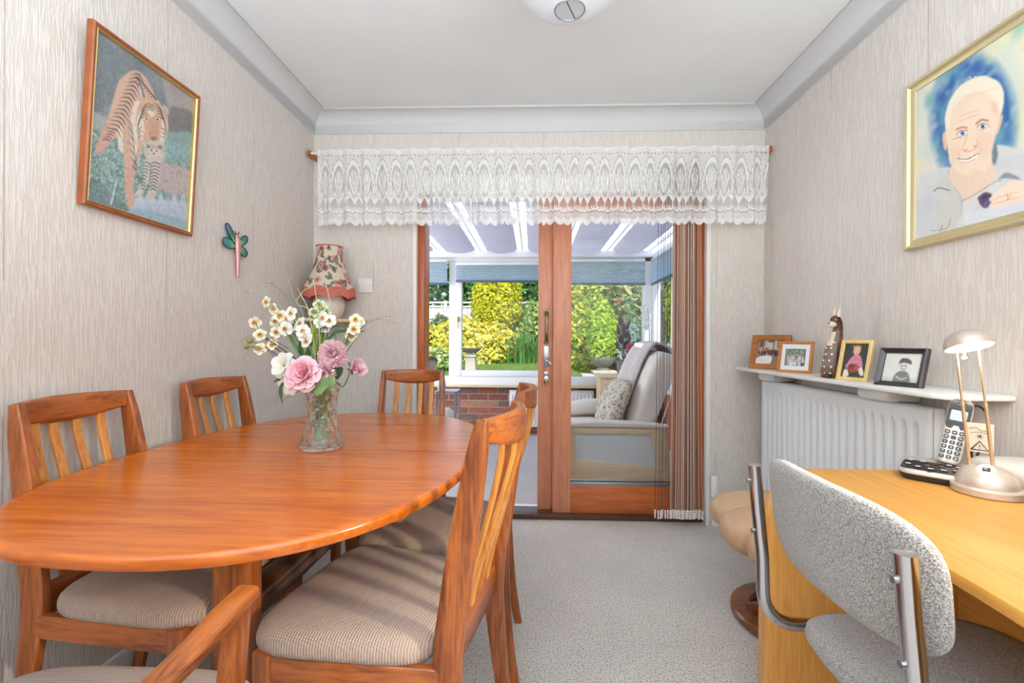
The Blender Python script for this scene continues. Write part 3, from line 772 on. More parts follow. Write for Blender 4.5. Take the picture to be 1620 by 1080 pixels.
# ------------------------------------------------------------------ dining chairs (local: faces +y)
POST = [(-.268, 0), (-.242, .14), (-.224, .30), (-.214, .44), (-.230, .58), (-.250, .72), (-.270, .85), (-.279, .912)]
def post_y(z):
    for (y0, z0), (y1, z1) in zip(POST, POST[1:]):
        if z <= z1: return y0+(y1-y0)*(z-z0)/(z1-z0)
    return POST[-1][0]
def post_x(z): return .163-.014*max(0, z-.40)/.515 if z > .4 else .163+.012*(.4-z)/.4
def dining_chair(label, arms=False):
    t = thing('dining_chair' if not arms else 'carver_chair', label, 'chair', (0, 0, 0), 0, 'slat back teak dining chairs')
    fw = .232 if not arms else .25
    rw = .18 if not arms else .20
    for s in (-1, 1):
        pts = cr([(s*post_x(z), y, z) for y, z in POST], 5)
        sz = [(.024, .028), (.026, .036), (.027, .047), (.027, .060), (.027, .060), (.026, .056), (.025, .042), (.020, .025)]
        MB().sweep(pts, sz, e=5, n=14).build('back_post', 'teak_z', t)
        MB().sweep([(s*(fw-.03), .185, 0), (s*(fw-.028), .178, .2), (s*(fw-.026), .172, .425)], [(.028, .028), (.034, .034), (.04, .042)], e=6, n=14).build('front_leg', 'teak_z', t)
        MB().sweep([(s*.165, -.2, .392), (s*(fw-.026), .16, .392)], (.022, .055), e=8).build('side_rail', 'teak_y', t)
    # crest rail, bowed backwards and deeper in the middle
    N = 14; pts = []; sz = []
    for i in range(N+1):
        u = -1+2*i/N; k = 1-u*u
        pts.append((u*.151, -.277-.042*k, .892-.011*k)); sz.append((.044+.030*k, .024))
    MB().sweep(pts, sz, side=(0, 0, 1), e=4, n=14).build('crest_rail', 'teak_x', t)
    MB().sweep([(-.155, -.214, .436), (.155, -.214, .436)], (.078, .022), side=(0, 0, 1), e=6).build('lower_back_rail', 'teak_x', t)
    MB().sweep([(-(fw-.04), .176, .392), (fw-.04, .176, .392)], (.055, .022), side=(0, 0, 1), e=6).build('front_rail', 'teak_x', t)
    for u in (-.62, -.21, .21, .62):
        P = []
        for i in range(9):
            w = i/8; z = .468+(.872-.47)*w
            P.append((u*(.144+.004*(1-w)), post_y(z)*(1-min(1, w/.92)**1.6)+(-.279-.042*(1-u*u))*min(1, w/.92)**1.6, z))
        MB().sweep(P, [(.022, .011), (.025, .012), (.022, .011)], e=5).build('slat', 'slat_teak', t)
    # cushion: rounded trapezoid with a crowned top
    def outline(k):
        P = []
        for i in range(48):
            a = 2*pi*(i+.5)/48; c, s_ = cos(a), sin(a); e = 5.5
            x = copysign(abs(c)**(2/e), c); y = copysign(abs(s_)**(2/e), s_)
            hw = rw+(fw-rw)*(y+1)/2
            P.append((x*hw*k, (.042 if arms else .018)+y*(.229 if arms else .205)*k+.012*(1-x*x)*(y > 0)*k))
        return P
    R = []
    for k, z in ((.95, .418), (.985, .421), (1.0, .432), (1.0, .444), (.985, .456), (.95, .465), (.88, .472), (.7, .478), (.4, .482), (.1, .483)):
        R.append([(x, y, z) for x, y in outline(k)])
    MB().rings(R).build('seat_cushion', 'seat_cloth', t, ang=80)
    if arms:
        for s in (-1, 1):
            MB().sweep(cr([(s*.176, -.235, .585), (s*.215, -.12, .613), (s*.243, .02, .637), (s*.25, .12, .656), (s*.252, .175, .663)], 5), [(.026, .026), (.034, .024), (.04, .024), (.042, .024), (.038, .022)], e=4).build('armrest', 'teak_y', t)
            MB().sweep([(s*.252, .105, .36), (s*.252, .125, .5), (s*.252, .15, .652)], [(.03, .046), (.028, .042), (.026, .036)], e=6, n=14).build('arm_post', 'teak_z', t)
    return t
ca = dining_chair('slat back teak dining chair against the wall below the tiger picture, nearest the camera')
ca.location = (-.966, 1.207, 0); ca.rotation_euler = (0, 0, radians(-90))
dup(ca, 'slat back teak dining chair against the left wall, between the vase and the dragonfly ornament', (-.968, 1.735, 0), radians(-93))
dup(ca, 'slat back teak dining chair at the far end of the table by the door', (-.606, 2.03, 0), radians(181))
dup(ca, 'slat back teak dining chair seen edge on at the far right of the table', (-.315, 1.553, 0), radians(91))
dup(ca, 'nearest slat back dining chair right of the table, with its cushion in full view', (-.345, 1.102, 0), radians(79))
cv = dining_chair('teak carver chair with an open arm, at the near end of the table', True)
cv.location = (-.712, .550, 0)

# ------------------------------------------------------------------ left wall: tiger picture
vcol('print', .5)
def mitred(mb, w, h, prof, z0=0):
    """frame swept round a w x h opening; prof = (outward, y) points"""
    cs = ((-1, 0), (1, 0), (1, 1), (-1, 1)); R = []
    for cx, cz in cs+(cs[0],):
        R.append([(cx*(w/2+o), y, z0+(h+o if cz else -o)) for o, y in prof])
    return mb.rings(R, cap=False)
def picture(label, cat, loc, rot, w, h, prof, fmat, paint, inner=None, inner_mat='gold', group=None, name='framed_picture', backdepth=.0, mount=None):
    t = thing(name, label, cat, loc, rot, group)
    mitred(MB(), w, h, prof).build('frame', fmat, t, ang=30)
    if inner: mitred(MB(), w, h, inner).build('inner_fillet', inner_mat, t, ang=30)
    yb = max(y for o, y in prof)
    MB().box(-w/2-.002, w/2+.002, yb-.005, yb-.001, -.002, h+.002).build('backing', 'backing_board', t, smooth=False)
    link('print', paint.mesh('print', w, h, 'print', yb-.0065), t)
    MB().box(-w/2, w/2, yb-.0105, yb-.009, 0, h).build('glass', 'picture_glass', t, smooth=False)
    return t
plain('backing_board', S(176, 130, 84), .8)
plain('tiger_frame', S(150, 78, 30), .3, noise=.2, nscale=30, coat=.3)

P = Paint(190, 250, ((128, 96), (572, 402), (532, 1002), (78, 884)), (112, 120, 124))
nz = P.noise(9, 12, 1); nf = P.noise(40, 55, 2); ng = P.noise(90, 120, 3)
P.mix(nz*.6, (150, 150, 148)); P.mix(np.clip(P.noise(5, 6, 4)-.4, 0, 1), (74, 92, 104))
P.poly([(118, 130), (260, 200), (350, 300), (230, 420), (100, 470)], (86, 98, 104), 12, .6)
P.poly([(430, 300), (580, 400), (560, 520), (470, 480)], (176, 156, 148), 10, .7)
P.poly([(470, 440), (570, 470), (555, 600), (450, 600)], (76, 70, 72), 10, .7)
P.poly([(95, 470), (170, 500), (200, 560), (100, 600)], (170, 172, 160), 6, .8)
g = (P.y > 560+.12*(P.x-100)).astype(float)
P.mix(P.smooth(g, 8)*.75, (120, 160, 150)); P.mix(P.smooth(g, 4)*np.clip(nf*1.6-.5, 0, 1), (72, 112, 108)); P.mix(P.smooth(g, 4)*np.clip(ng*2-1.1, 0, 1), (190, 214, 204))
P.poly([(430, 560), (560, 560), (555, 680), (440, 660)], (128, 176, 172), 8, .7)
P.poly([(420, 690), (550, 730), (535, 850), (400, 800)], (206, 170, 168), 8, .75)
P.poly([(310, 860), (545, 890), (528, 1005), (290, 950)], (186, 198, 222), 5, .95)
P.poly([(300, 900), (540, 960), (530, 1000), (296, 940)], (132, 172, 192), 4, .8)
for x in (330, 380, 420, 480, 520): P.poly([(x-14, 880), (x, 838), (x+16, 884)], (206, 212, 228), 2, .8)
P.poly([(85, 800), (130, 790), (200, 850), (270, 900), (250, 930), (85, 890)], (74, 100, 110), 5, .7)
P.line([(222, 800), (196, 900)], 10, (196, 216, 226), .9)
OR, CRM, BLK = (212, 160, 132), (238, 218, 196), (52, 40, 40)
P.poly([(236, 330), (290, 284), (340, 292), (380, 350), (400, 400), (420, 430), (350, 440), (300, 470), (250, 560), (215, 600), (176, 560), (200, 450)], OR, 2)
P.poly([(176, 520), (215, 585), (200, 610), (150, 668), (124, 650), (150, 590)], (210, 146, 124), 2)
P.poly([(225, 560), (290, 500), (310, 650), (270, 660), (235, 650)], (236, 222, 200), 3, .9)
P.poly([(250, 440), (330, 420), (350, 520), (340, 640), (320, 700), (300, 800), (300, 900), (275, 912), (262, 850), (256, 700), (250, 560)], OR, 2)
P.poly([(300, 430), (330, 425), (322, 520), (318, 640), (330, 700), (318, 730), (290, 640), (288, 520)], CRM, 3, .9)
for k in range(15):
    t_ = k/14
    x0, y0 = 300-115*t_, 300+245*t_
    P.line([(x0-8, y0+4), (x0+24+14*t_, y0-2+16*t_), (x0+46+12*t_, y0+28+18*t_)], 9-2*t_, BLK, .85, taper=True)
for k in range(9): P.line([(300+k*11, 318+k*12), (322+k*10, 312+k*12), (350+k*7, 342+k*10)], 7, BLK, .8, taper=True)
for k in range(5): P.line([(160+k*8, 610-k*14), (180+k*8, 604-k*12), (196+k*7, 612-k*12)], 8, BLK, .75, taper=True)
for k in range(7): P.line([(270+k*3, 500+k*36), (290+k*3, 530+k*34), (296+k*4, 575+k*30)], 6, BLK, .7, taper=True)
for k in range(4): P.line([(322+k*4, 640+k*26), (310+k*3, 690+k*12), (296, 720+k*8)], 6, (60, 56, 60), .7, taper=True)
P.poly([(325, 345), (340, 340), (350, 380), (352, 408), (335, 400)], (196, 190, 176), 1); P.line([(325, 350), (334, 345), (350, 404)], 6, BLK, .9)
P.poly([(435, 432), (455, 450), (460, 480), (440, 470)], (190, 180, 165), 2)
P.poly([(320, 450), (360, 408), (410, 420), (448, 470), (458, 540), (440, 600), (400, 622), (350, 610), (318, 560), (312, 500)], (214, 160, 122), 2)
P.poly([(316, 500), (340, 470), (350, 540), (340, 600), (318, 560)], CRM, 3, .9); P.poly([(430, 500), (452, 520), (448, 590), (420, 606)], CRM, 3, .9)
P.poly([(366, 500), (410, 500), (414, 580), (396, 604), (374, 590)], (204, 140, 112), 3)
for s_, dx in ((1, 0), (-1, 0)):
    for k in range(5):
        cx = 384
        P.line([(cx+s_*(8+k*2), 430+k*14), (cx+s_*(30+k*6), 440+k*16), (cx+s_*(48+k*5), 474+k*24)], 6, BLK, .85, taper=True)
    P.ell(384+s_*26, 500, 10, 7, (232, 226, 206), soft=.3); P.ell(384+s_*25, 501, 5, 5, (30, 30, 30), soft=.3)
    for k in range(3): P.line([(384+s_*40, 540+k*20), (384+s_*56, 548+k*18), (384+s_*60, 570+k*14)], 5, BLK, .8, taper=True)
P.poly([(362, 470), (382, 455), (404, 470), (384, 490)], (236, 226, 208), 2, .8); P.ell(392, 590, 14, 9, (120, 80, 74), soft=.3)
for k in range(3): P.line([(366+k*5, 445+k*10), (384, 438+k*11), (402-k*5, 447+k*10)], 5, BLK, .85, taper=True)
P.poly([(340, 610), (430, 600), (440, 680), (420, 700), (360, 690)], (214, 196, 176), 3, .9)
P.ell(392, 648, 30, 26, (222, 206, 186), 0, .2); P.ell(366, 628, 9, 9, (120, 100, 90), 0, .3); P.ell(420, 630, 9, 9, (120, 100, 90), 0, .3); P.ell(380, 645, 4, 4, (40, 34, 34), 0, .3); P.ell(405, 647, 4, 4, (40, 34, 34), 0, .3); P.ell(392, 660, 6, 4, (110, 70, 66), 0, .3)
for k in range(4): P.line([(372+k*12, 624), (376+k*10, 634)], 4, BLK, .7)

P.poly([(345, 690), (372, 700), (362, 800), (330, 850), (302, 850), (340, 790)], (212, 202, 184), 2); P.poly([(380, 690), (425, 690), (410, 800), (392, 860), (350, 868), (376, 810)], (212, 196, 180), 2)
for k in range(9):
    P.line([(346-k*1.5, 704+k*15), (358-k*2, 700+k*15), (370-k*3, 708+k*15)], 5, BLK, .75); P.line([(382-k*.5, 704+k*15), (400-k*1.5, 699+k*15), (420-k*2.5, 708+k*15)], 6, BLK, .75)
P.mix(np.clip(ng*1.8-.8, 0, 1)*.22, (236, 230, 222)); P.mix(np.clip(nf*1.8-1, 0, 1)*.25, (70, 70, 74)); P.mix(np.full_like(P.x, .22), (206, 206, 210))  # ends with a pale veil: haze on the glass painted into the print
picture('framed print of a tiger with her cub, hanging high on the left wall', 'picture', (-1.288, 1.473, 1.475), (radians(3.2), 0, radians(90)), .385, .495,
        [(.018, .022), (.018, .004), (.014, 0), (.008, .001), (.005, .005), (.005, .022)], 'tiger_frame', P,
        [(.005, .022), (.005, .003), (.003, .002), (0, .006), (0, .022)])

# dragonfly ornament
m_, n_, l_, p_ = newmat('wing_enamel')
tc = n_.new('ShaderNodeTexCoord'); sp = n_.new('ShaderNodeVectorMath'); sp.operation = 'LENGTH'
rp = n_.new('ShaderNodeValToRGB'); mr = n_.new('ShaderNodeMapRange'); mr.inputs[1].default_value = .01; mr.inputs[2].default_value = .105
l_.new(tc.outputs['Object'], sp.inputs[0]); l_.new(sp.outputs['Value'], mr.inputs[0]); l_.new(mr.outputs[0], rp.inputs[0]); l_.new(rp.outputs[0], p_.inputs['Base Color'])
e = rp.color_ramp.elements; e[0].color = (*S(200, 190, 110), 1); e[1].color = (*S(110, 130, 190), 1)
for ps, c_ in ((.25, S(120, 190, 150)), (.55, S(60, 150, 130))): q = e.new(ps); q.color = (*c_, 1)
p_.inputs['Roughness'].default_value = .3; p_.inputs['Metallic'].default_value = .4
plain('dragonfly_pink', S(206, 150, 150), .3, .3)
df = thing('dragonfly_ornament', 'green and pink enamel dragonfly ornament on the wall right of the tiger picture', 'ornament', (-1.312, 1.957, 1.475), (0, radians(-5), radians(90)))
for (ang, ln, wd) in ((125, .112, .040), (170, .092, .054), (34, .092, .042), (-22, .074, .048)):
    a = radians(ang); pts = []
    for i in range(20):
        t_ = 2*pi*i/20; u = (1-cos(t_))/2; v = sin(t_)*(.35+.65*u)*wd*.55
        pts.append((cos(a)*u*ln-sin(a)*v, sin(a)*u*ln+cos(a)*v))
    w_ = MB(); w_.rings([[(x, -.008, z) for x, z in pts], [(x, -.012-.003*0, z) for x, z in pts]]); wo = w_.build('wing', 'wing_enamel', df, bevel=.0015)
    rim = MB().tube([(x, -.012, z) for x, z in pts]+[(pts[0][0], -.012, pts[0][1])], .0018, 6).build('wing_rim', 'dark_metal', wo)
MB().tube(cr([(0, -.012, .045), (.001, -.013, .02), (0, -.013, -.005), (.001, -.012, -.04), (-.001, -.011, -.09), (-.004, -.01, -.128)], 5), [.008, .014, .0125, .010, .008, .006], 10).build('body', 'dragonfly_pink', df)
MB().ball((.002, -.013, .045), .011, 10, 6).build('head', 'dragonfly_pink', df)
for s in (-1, 1): MB().tube([(s*.005, -.013, .053), (s*.016, -.014, .066)], [.003, .0015], 6).build('antenna', 'dark_metal', df)

# ------------------------------------------------------------------ corner shelf, table lamp, switch
MB_ = MB().prism([(XL+.002, 2.675), (XL+.002, 2.40), (-1.21, 2.40), (-.99, 2.58), (-.985, 2.675)], 1.168, 1.186)
tag(MB_.build('corner_shelf', 'pale_wood', bevel=.003), 'small pale wooden corner shelf holding the floral lamp', 'shelf')
plain('ceramic', S(226, 208, 198), .35, noise=.06, nscale=14, coat=.3)
LX, LY = -1.150, 2.535
tl = thing('table_lamp', 'pot bellied table lamp with a flared floral shade and pink fringe, on the corner shelf', 'lamp', (LX, LY, 1.187))
MB().lathe([(.0, 0), (.055, 0), (.06, .006), (.074, .03), (.083, .07), (.080, .105), (.062, .135), (.03, .148), (.018, .155), (.016, .17), (.0, .17)], 32).build('base', 'ceramic', tl)
MB().tube([(0, 0, .16), (0, 0, .26)], .006, 8).build('lamp_stem', 'brass', tl)
# floral shade: pattern as vertex colours
ns, nr = 160, 60
prof = [(.068, .405), (.071, .36), (.078, .31), (.094, .26), (.118, .205), (.137, .155)]
prof_z = np.array([b for a, b in prof])[::-1]; prof_r = np.array([a for a, b in prof])[::-1]
V = []; C = []
fr_ = np.random.default_rng(9)
pp = Paint(ns, nr, None, (240, 226, 206))
for i in range(120):
    cx, cy = fr_.uniform(0, 100), fr_.uniform(1, 36)
    k = i % 3
    if k == 0:
        c0 = [(232, 168, 168), (206, 120, 130), (240, 190, 184)][i % 2]
        for q in range(5): pp.ell(cx+1.6*cos(q*1.26), cy+1.6*sin(q*1.26), 1.5, 1.2, c0, q*1.26, .4)
        pp.ell(cx, cy, .8, .8, (150, 70, 84), 0, .4)
    else:
        a = fr_.uniform(0, 6.28)
        pts = [(cx, cy), (cx+2.5*cos(a), cy+2.5*sin(a)), (cx+5*cos(a+.5), cy+5*sin(a+.5))]
        pp.line(pts, .6, (92, 96, 80), .9)
        for q in range(4): pp.ell(cx+(1+q*1.1)*cos(a+.2)+.9*(-1)**q*sin(a), cy+(1+q*1.1)*sin(a+.2)-.9*(-1)**q*cos(a), 1.2, .5, [(84, 88, 76), (104, 116, 92)][q % 2], a+.8*(-1)**q, .4)
cols = lin(pp.c)
vs = []
for j in range(nr+1):
    t_ = j/nr; zt_ = .405-(.405-.155)*t_
    for i in range(ns+1):
        a = 2*pi*i/ns; z = zt_-.014*t_**6*abs(sin(a*4))*0
        r = np.interp(z, prof_z, prof_r)*(1+.012*cos(8*a)*t_)
        z2 = z+.016*t_**8*abs(cos(a*4))
        vs.append((r*cos(a), r*sin(a), z2))
i, j = np.meshgrid(np.arange(ns), np.arange(nr)); k = (j*(ns+1)+i).ravel()
F = np.stack([k, k+ns+1, k+ns+2, k+1], -1)
vcol('shade_fabric', .85, .3)
sh = link('lamp_shade', raw_mesh('lamp_shade', vs, F, 'shade_fabric', cols.reshape(-1, 3), True), tl)
plain('fringe_pink', S(214, 118, 104), .85)
MB().tube([(.069*cos(a), .069*sin(a), .405) for a in [2*pi*q/40 for q in range(41)]], .004, 6).build('top_trim', 'fringe_pink', sh)
fb = MB()
for q in range(190):
    a = 2*pi*q/190; r = .139*(1+.012*cos(8*a)); zt_ = .158+.016*abs(cos(a*4)); L = .052+.004*((q*7) % 5)/5
    c, s_ = cos(a), sin(a); w = .0019
    fb.add([(r*c-w*s_, r*s_+w*c, zt_), (r*c+w*s_, r*s_-w*c, zt_), ((r+.004)*c+w*s_, (r+.004)*s_-w*c, zt_-L), ((r+.004)*c-w*s_, (r+.004)*s_+w*c, zt_-L), ((r-.004)*c, (r-.004)*s_, zt_-L*.5)], [(0, 1, 2, 3), (0, 4, 3), (1, 2, 4)])
o = fb.build('fringe', 'fringe_pink', sh, smooth=False); o['kind'] = 'stuff'

sw = thing('light_switch', 'white double switch plate on the back wall right of the floral lamp', 'switch', (-.999, 2.679, 1.39))
MB().box(-.043, .043, -.009, 0, -.043, .043).build('plate', 'white_paint', sw, bevel=.003)
MB().box(-.008, .008, -.013, -.008, -.014, .014).build('rocker', 'white_paint', sw, bevel=.002)
for s in (-1, 1): MB().tube([(s*.031, -.008, 0), (s*.031, -.0105, 0)], .0036, 8).build('screw', 'steel', sw)
sk = thing('socket_box', 'small white plastic box low on the wall beside the right door jamb', 'socket', (1.05, 2.679, .23))
MB().box(-.018, .018, -.02, 0, -.06, .06).build('cover', 'white_paint', sk, bevel=.004)
MB().box(-.012, .012, -.024, -.019, -.012, .012).build('rocker', 'white_paint', sk, bevel=.002)

# ------------------------------------------------------------------ paper lantern
cloth_translucent('lantern_paper', S(228, 228, 230), .5)
pl = thing('pendant_lantern', 'white round paper lantern hanging from the ceiling', 'lamp', (.09, 1.167, 2.087))
R = []
for i in range(49):
    a = -pi/2+.22+(pi-.44)*i/48; r = .175*(1-.012*(i % 2))
    R.append([(r*cos(a)*cos(2*pi*j/40), r*cos(a)*sin(2*pi*j/40), r*sin(a)) for j in range(40)])
MB().rings(R, cap=False).build('paper_globe', 'lantern_paper', pl)
rb_ = .175*sin(.22)
MB().tube([(rb_*cos(a), rb_*sin(a), -.171) for a in [2*pi*q/28 for q in range(29)]], .0018, 6).build('rim_ring', 'steel', pl)
wr = MB(); wr.tube([(-.014, -rb_*.9, -.171), (-.012, 0, -.02), (-.01, rb_*.7, .17)], .0012, 6); wr.build('wire_support', 'dark_metal', pl)
wr = MB(); wr.tube([(-.012, -rb_*.9, -.171), (.016, rb_*.8, -.171)], .0012, 6); wr.build('wire_support', 'dark_metal', pl)
MB().tube([(0, 0, .11), (0, 0, .30)], .004, 8).build('cord', 'white_paint', pl)
MB().lathe([(.0, .275), (.045, .30), (.05, .313), (0, .313)], 20).build('ceiling_rose', 'white_paint', pl)
MB().lathe([(0, .04), (.02, .05), (.03, .075), (.02, .10), (.014, .13), (0, .13)], 16).build('bulb', 'white_paint', pl)

# ------------------------------------------------------------------ right wall: portrait
P = Paint(200, 240, ((15, 197), (827, -333), (822, 822), (10, 1037)), (232, 226, 214))
P.mix(np.clip(P.noise(6, 7, 31)*1.3-.3, 0, 1)*.8, (206, 220, 206)); P.mix(np.clip(P.noise(7, 8, 32)*1.6-.8, 0, 1), (236, 230, 180))
d = np.clip(1-np.abs(np.hypot((P.x-335)/190, (P.y-370)/300)-1.0)/.42, 0, 1)*(P.y < 640)
nn = P.noise(12, 16, 33); n2 = P.noise(26, 30, 34)
P.mix(np.clip(d*1.5*(.35+nn), 0, 1)*.9, (92, 146, 190)); P.mix(np.clip(d*d*1.6*(n2*1.3-.1), 0, 1)*.85, (44, 96, 164))
P.mix(np.clip(P.noise(9, 9, 35)*2-1.15, 0, 1)*(P.y < 600)*.8, (96, 170, 176)); P.mix(np.clip((P.x-560)/120, 0, 1)*np.clip(nn*1.6-.5, 0, 1)*(P.y < 480), (226, 226, 150))
P.poly([(30, 680), (200, 625), (300, 700), (440, 560), (470, 500), (640, 525), (980, 500), (980, 900), (40, 1060)], (222, 220, 218), 3, 1)
P.mix(np.clip(P.noise(8, 10, 36)*1.5-.6, 0, 1)*(P.y > 560)*.5, (196, 202, 216))
P.poly([(430, 620), (455, 490), (470, 560), (446, 630)], (96, 112, 128), 3, .8)
P.poly([(190, 660), (200, 625), (205, 660), (195, 680)], (90, 104, 120), 2, .8)
SK = (250, 224, 200)
P.poly([(190, 640), (200, 700), (250, 790), (300, 820), (380, 760), (450, 690), (440, 600), (300, 560)], (244, 214, 190), 3)
P.poly([(160, 440), (172, 425), (186, 440), (184, 520), (172, 530), (162, 500)], (240, 196, 166), 2)
P.poly([(470, 360), (496, 325), (494, 370), (474, 430), (460, 436)], (240, 196, 166), 2)
P.poly([(178, 440), (176, 330), (205, 240), (260, 165), (330, 125), (400, 112), (470, 140), (500, 190), (504, 250), (486, 330), (470, 400), (440, 520), (430, 620), (340, 670), (262, 668), (205, 610), (188, 520)], SK, 2)
P.poly([(178, 400), (176, 330), (205, 240), (260, 165), (330, 125), (400, 112), (470, 140), (500, 190), (504, 250), (486, 330), (468, 300), (440, 220), (360, 190), (290, 220), (230, 290), (205, 350), (196, 410)], (252, 238, 218), 4, .9)
for a in ([(310, 112), (330, 128), (345, 110)], [(350, 120), (372, 112), (410, 108)]): P.line(a, 5, (250, 244, 230), .9)
for i in range(10): P.line([(215+i*26, 300-i*14+abs(i-6)*4), (235+i*26, 250-i*9), (262+i*24, 220-i*4)], 3, (228, 186, 152), .5)
for y in (0, 26): P.line([(255, 340+y), (310, 318+y), (372, 300+y)], 4, (222, 172, 140), .6)
P.poly([(430, 250), (470, 270), (476, 330), (440, 310)], (240, 190, 168), 6, .6)
P.poly([(350, 420), (440, 440), (420, 560), (360, 570)], (244, 204, 184), 8, .5); P.poly([(200, 520), (250, 500), (260, 580), (210, 590)], (242, 204, 178), 8, .5)
P.line([(240, 412), (270, 400), (296, 404)], 12, (196, 134, 96), .8); P.line([(350, 380), (380, 358), (414, 362)], 13, (196, 134, 96), .8)
for cx, cy in ((270, 434), (384, 396)):
    P.ell(cx, cy, 25, 13, (246, 240, 236), -.3, .25); P.ell(cx+2, cy, 12, 13, (84, 134, 196), 0, .25); P.ell(cx+2, cy, 5, 6, (30, 40, 70), 0, .3)
    P.line([(cx-30, cy+6), (cx-6, cy-16), (cx+30, cy-14)], 5, (150, 96, 74), .8); P.line([(cx-26, cy+14), (cx, cy+18), (cx+28, cy+4)], 3.5, (206, 150, 120), .7)
P.line([(215, 470), (240, 460), (262, 458)], 5, (200, 120, 84), .7); P.line([(410, 380), (428, 400)], 4, (200, 130, 96), .7)
P.line([(300, 440), (284, 490), (270, 525), (290, 540), (330, 530), (358, 500), (350, 470)], 4.5, (218, 158, 126), .75)
P.ell(290, 530, 12, 6, (214, 150, 120), -.2, .4, .7); P.ell(344, 508, 12, 6, (214, 150, 120), -.3, .4, .6)
P.poly([(246, 580), (300, 580), (362, 548), (340, 580), (300, 598), (262, 596)], (252, 246, 236), 1)
P.line([(244, 578), (300, 581), (362, 548)], 4.5, (120, 80, 70), .85); P.line([(256, 594), (300, 600), (344, 578)], 4, (222, 150, 130), .8); P.line([(262, 532), (250, 560), (256, 590)], 3, (222, 170, 140), .6); P.line([(370, 490), (378, 530), (362, 560)], 3, (222, 170, 140), .6)
P.mix(np.clip(P.noise(14, 16, 38)*2-1.2, 0, 1)*(np.hypot((P.x-290)/110, (P.y-680)/40) < 1)*.6, (226, 180, 150))
P.poly([(190, 660), (225, 740), (275, 800), (260, 860), (200, 800), (120, 740), (140, 700)], (216, 212, 206), 2, .9)
P.poly([(275, 830), (380, 770), (490, 700), (460, 780), (350, 850), (280, 960), (272, 900)], (228, 226, 226), 2, .9); P.line([(266, 820), (330, 790), (440, 720), (494, 704)], 4, (120, 124, 132), .7)
P.line([(225, 740), (262, 806), (272, 980)], 4, (170, 172, 176), .7); P.line([(200, 760), (140, 745), (110, 765)], 6, (84, 90, 98), .8); P.poly([(470, 700), (510, 660), (560, 670), (600, 700), (520, 690)], (130, 138, 146), 2, .85)
P.poly([(120, 800), (200, 820), (270, 860), (270, 985), (140, 1000)], (214, 210, 196), 6, .6)
P.poly([(420, 800), (470, 760), (560, 700), (640, 710), (760, 640), (860, 700), (800, 800), (600, 830), (470, 860), (420, 850)], (250, 226, 204), 2)
for a in ([(440, 815), (500, 790), (580, 770)], [(440, 838), (520, 815), (600, 800)]): P.line(a, 4, (222, 176, 148), .7)
P.poly([(356, 800), (400, 770), (438, 786), (420, 812), (430, 830), (404, 862), (372, 840)], (92, 70, 110), 1.5); P.poly([(372, 800), (410, 784), (430, 792), (392, 810)], (60, 44, 70), 1, .9); P.poly([(390, 835), (415, 822), (402, 858)], (90, 120, 170), 1, .8)
P.line([(522, 782), (530, 800), (526, 815)], 8, (206, 170, 70), .9); P.line([(540, 782), (548, 800)], 5, (226, 196, 110), .9)
P.line([(95, 990), (150, 985), (190, 970), (205, 915)], 4, (130, 136, 146), .8); P.line([(140, 1000), (160, 955), (150, 990)], 3, (130, 136, 146), .8); P.line([(370, 905), (420, 915), (460, 905)], 2.5, (170, 170, 180), .7)
P.poly([(275, 880), (500, 850), (700, 800), (980, 740), (980, 850), (290, 985)], (232, 236, 246), 4, .5)
plain('gold_frame', S(220, 206, 164), .36, .7)
picture('gold framed watercolour portrait of an older man, high on the right wall', 'picture', (1.313, 1.41, 1.43), (0, 0, radians(-90)), .432, .512,
        [(.036, .022), (.036, .006), (.031, .0), (.024, .002), (.017, .010), (.013, .006), (.007, .008), (0, .014), (0, .022)], 'gold_frame', P)

# ------------------------------------------------------------------ radiator and shelf
RX, RY0, RY1, RZ0, RZ1 = 1.25, 1.478, 2.535, .22, .863
ra = thing('radiator', 'white fluted panel radiator on the right wall under the photo shelf', 'radiator', (RX, (RY0+RY1)/2, 0))
nu, nv = 330, 60; L = RY1-RY0
u, v = np.meshgrid(np.linspace(0, 1, nu+1), np.linspace(0, 1, nv+1))
v = .5-.5*np.cos(np.pi*v)
y = (u-.5)*L; z = RZ0+(RZ1-RZ0)*v
nf = 21; pitch = (L-.06)/nf
q = (y+(L-.06)/2)/pitch; w = np.abs(q-np.round(q-.5)-.5)*2   # 0 in the middle of a flute
inside = (q > 0) & (q < nf)
zt = RZ1-.05-.016*np.clip(w/.5, 0, 1)**2; zb_ = RZ0+.05+.016*np.clip(w/.5, 0, 1)**2
m = np.clip((.62-w)/.34, 0, 1); m = m*m*(3-2*m)
m = m*np.clip((zt-z)/.02, 0, 1)*np.clip((z-zb_)/.02, 0, 1)*inside
e_ = np.minimum(np.minimum(y+L/2, L/2-y), np.minimum(z-RZ0, RZ1-z)); edge = .012*np.clip(1-e_/.012, 0, 1)**2
V = np.stack([.015*m+edge, y, z], -1).reshape(-1, 3)
i, j = np.meshgrid(np.arange(nu), np.arange(nv)); k = (j*(nu+1)+i).ravel()
link('front_panel', raw_mesh('front_panel', V, np.stack([k, k+nu+1, k+nu+2, k+1], -1), 'rad_white', smooth=True), ra)
MB().box(.016, .055, -L/2+.001, L/2-.001, RZ0, RZ1).build('body', 'rad_white', ra, bevel=.008)
for s in (-1, 1):
    MB().box(.055, .082, s*(L/2-.12)-.02, s*(L/2-.12)+.02, RZ0+.1, RZ1-.05).build('wall_bracket', 'rad_white', ra, bevel=.003)
vv = MB().tube([(.03, L/2-.02, RZ0-.0), (.03, L/2-.02, 0.0)], .0075, 10); vv.build('pipe', 'white_paint', ra)
MB().tube([(.03, -L/2+.02, RZ0-.0), (.03, -L/2+.02, 0.0)], .0075, 10).build('pipe', 'white_paint', ra)
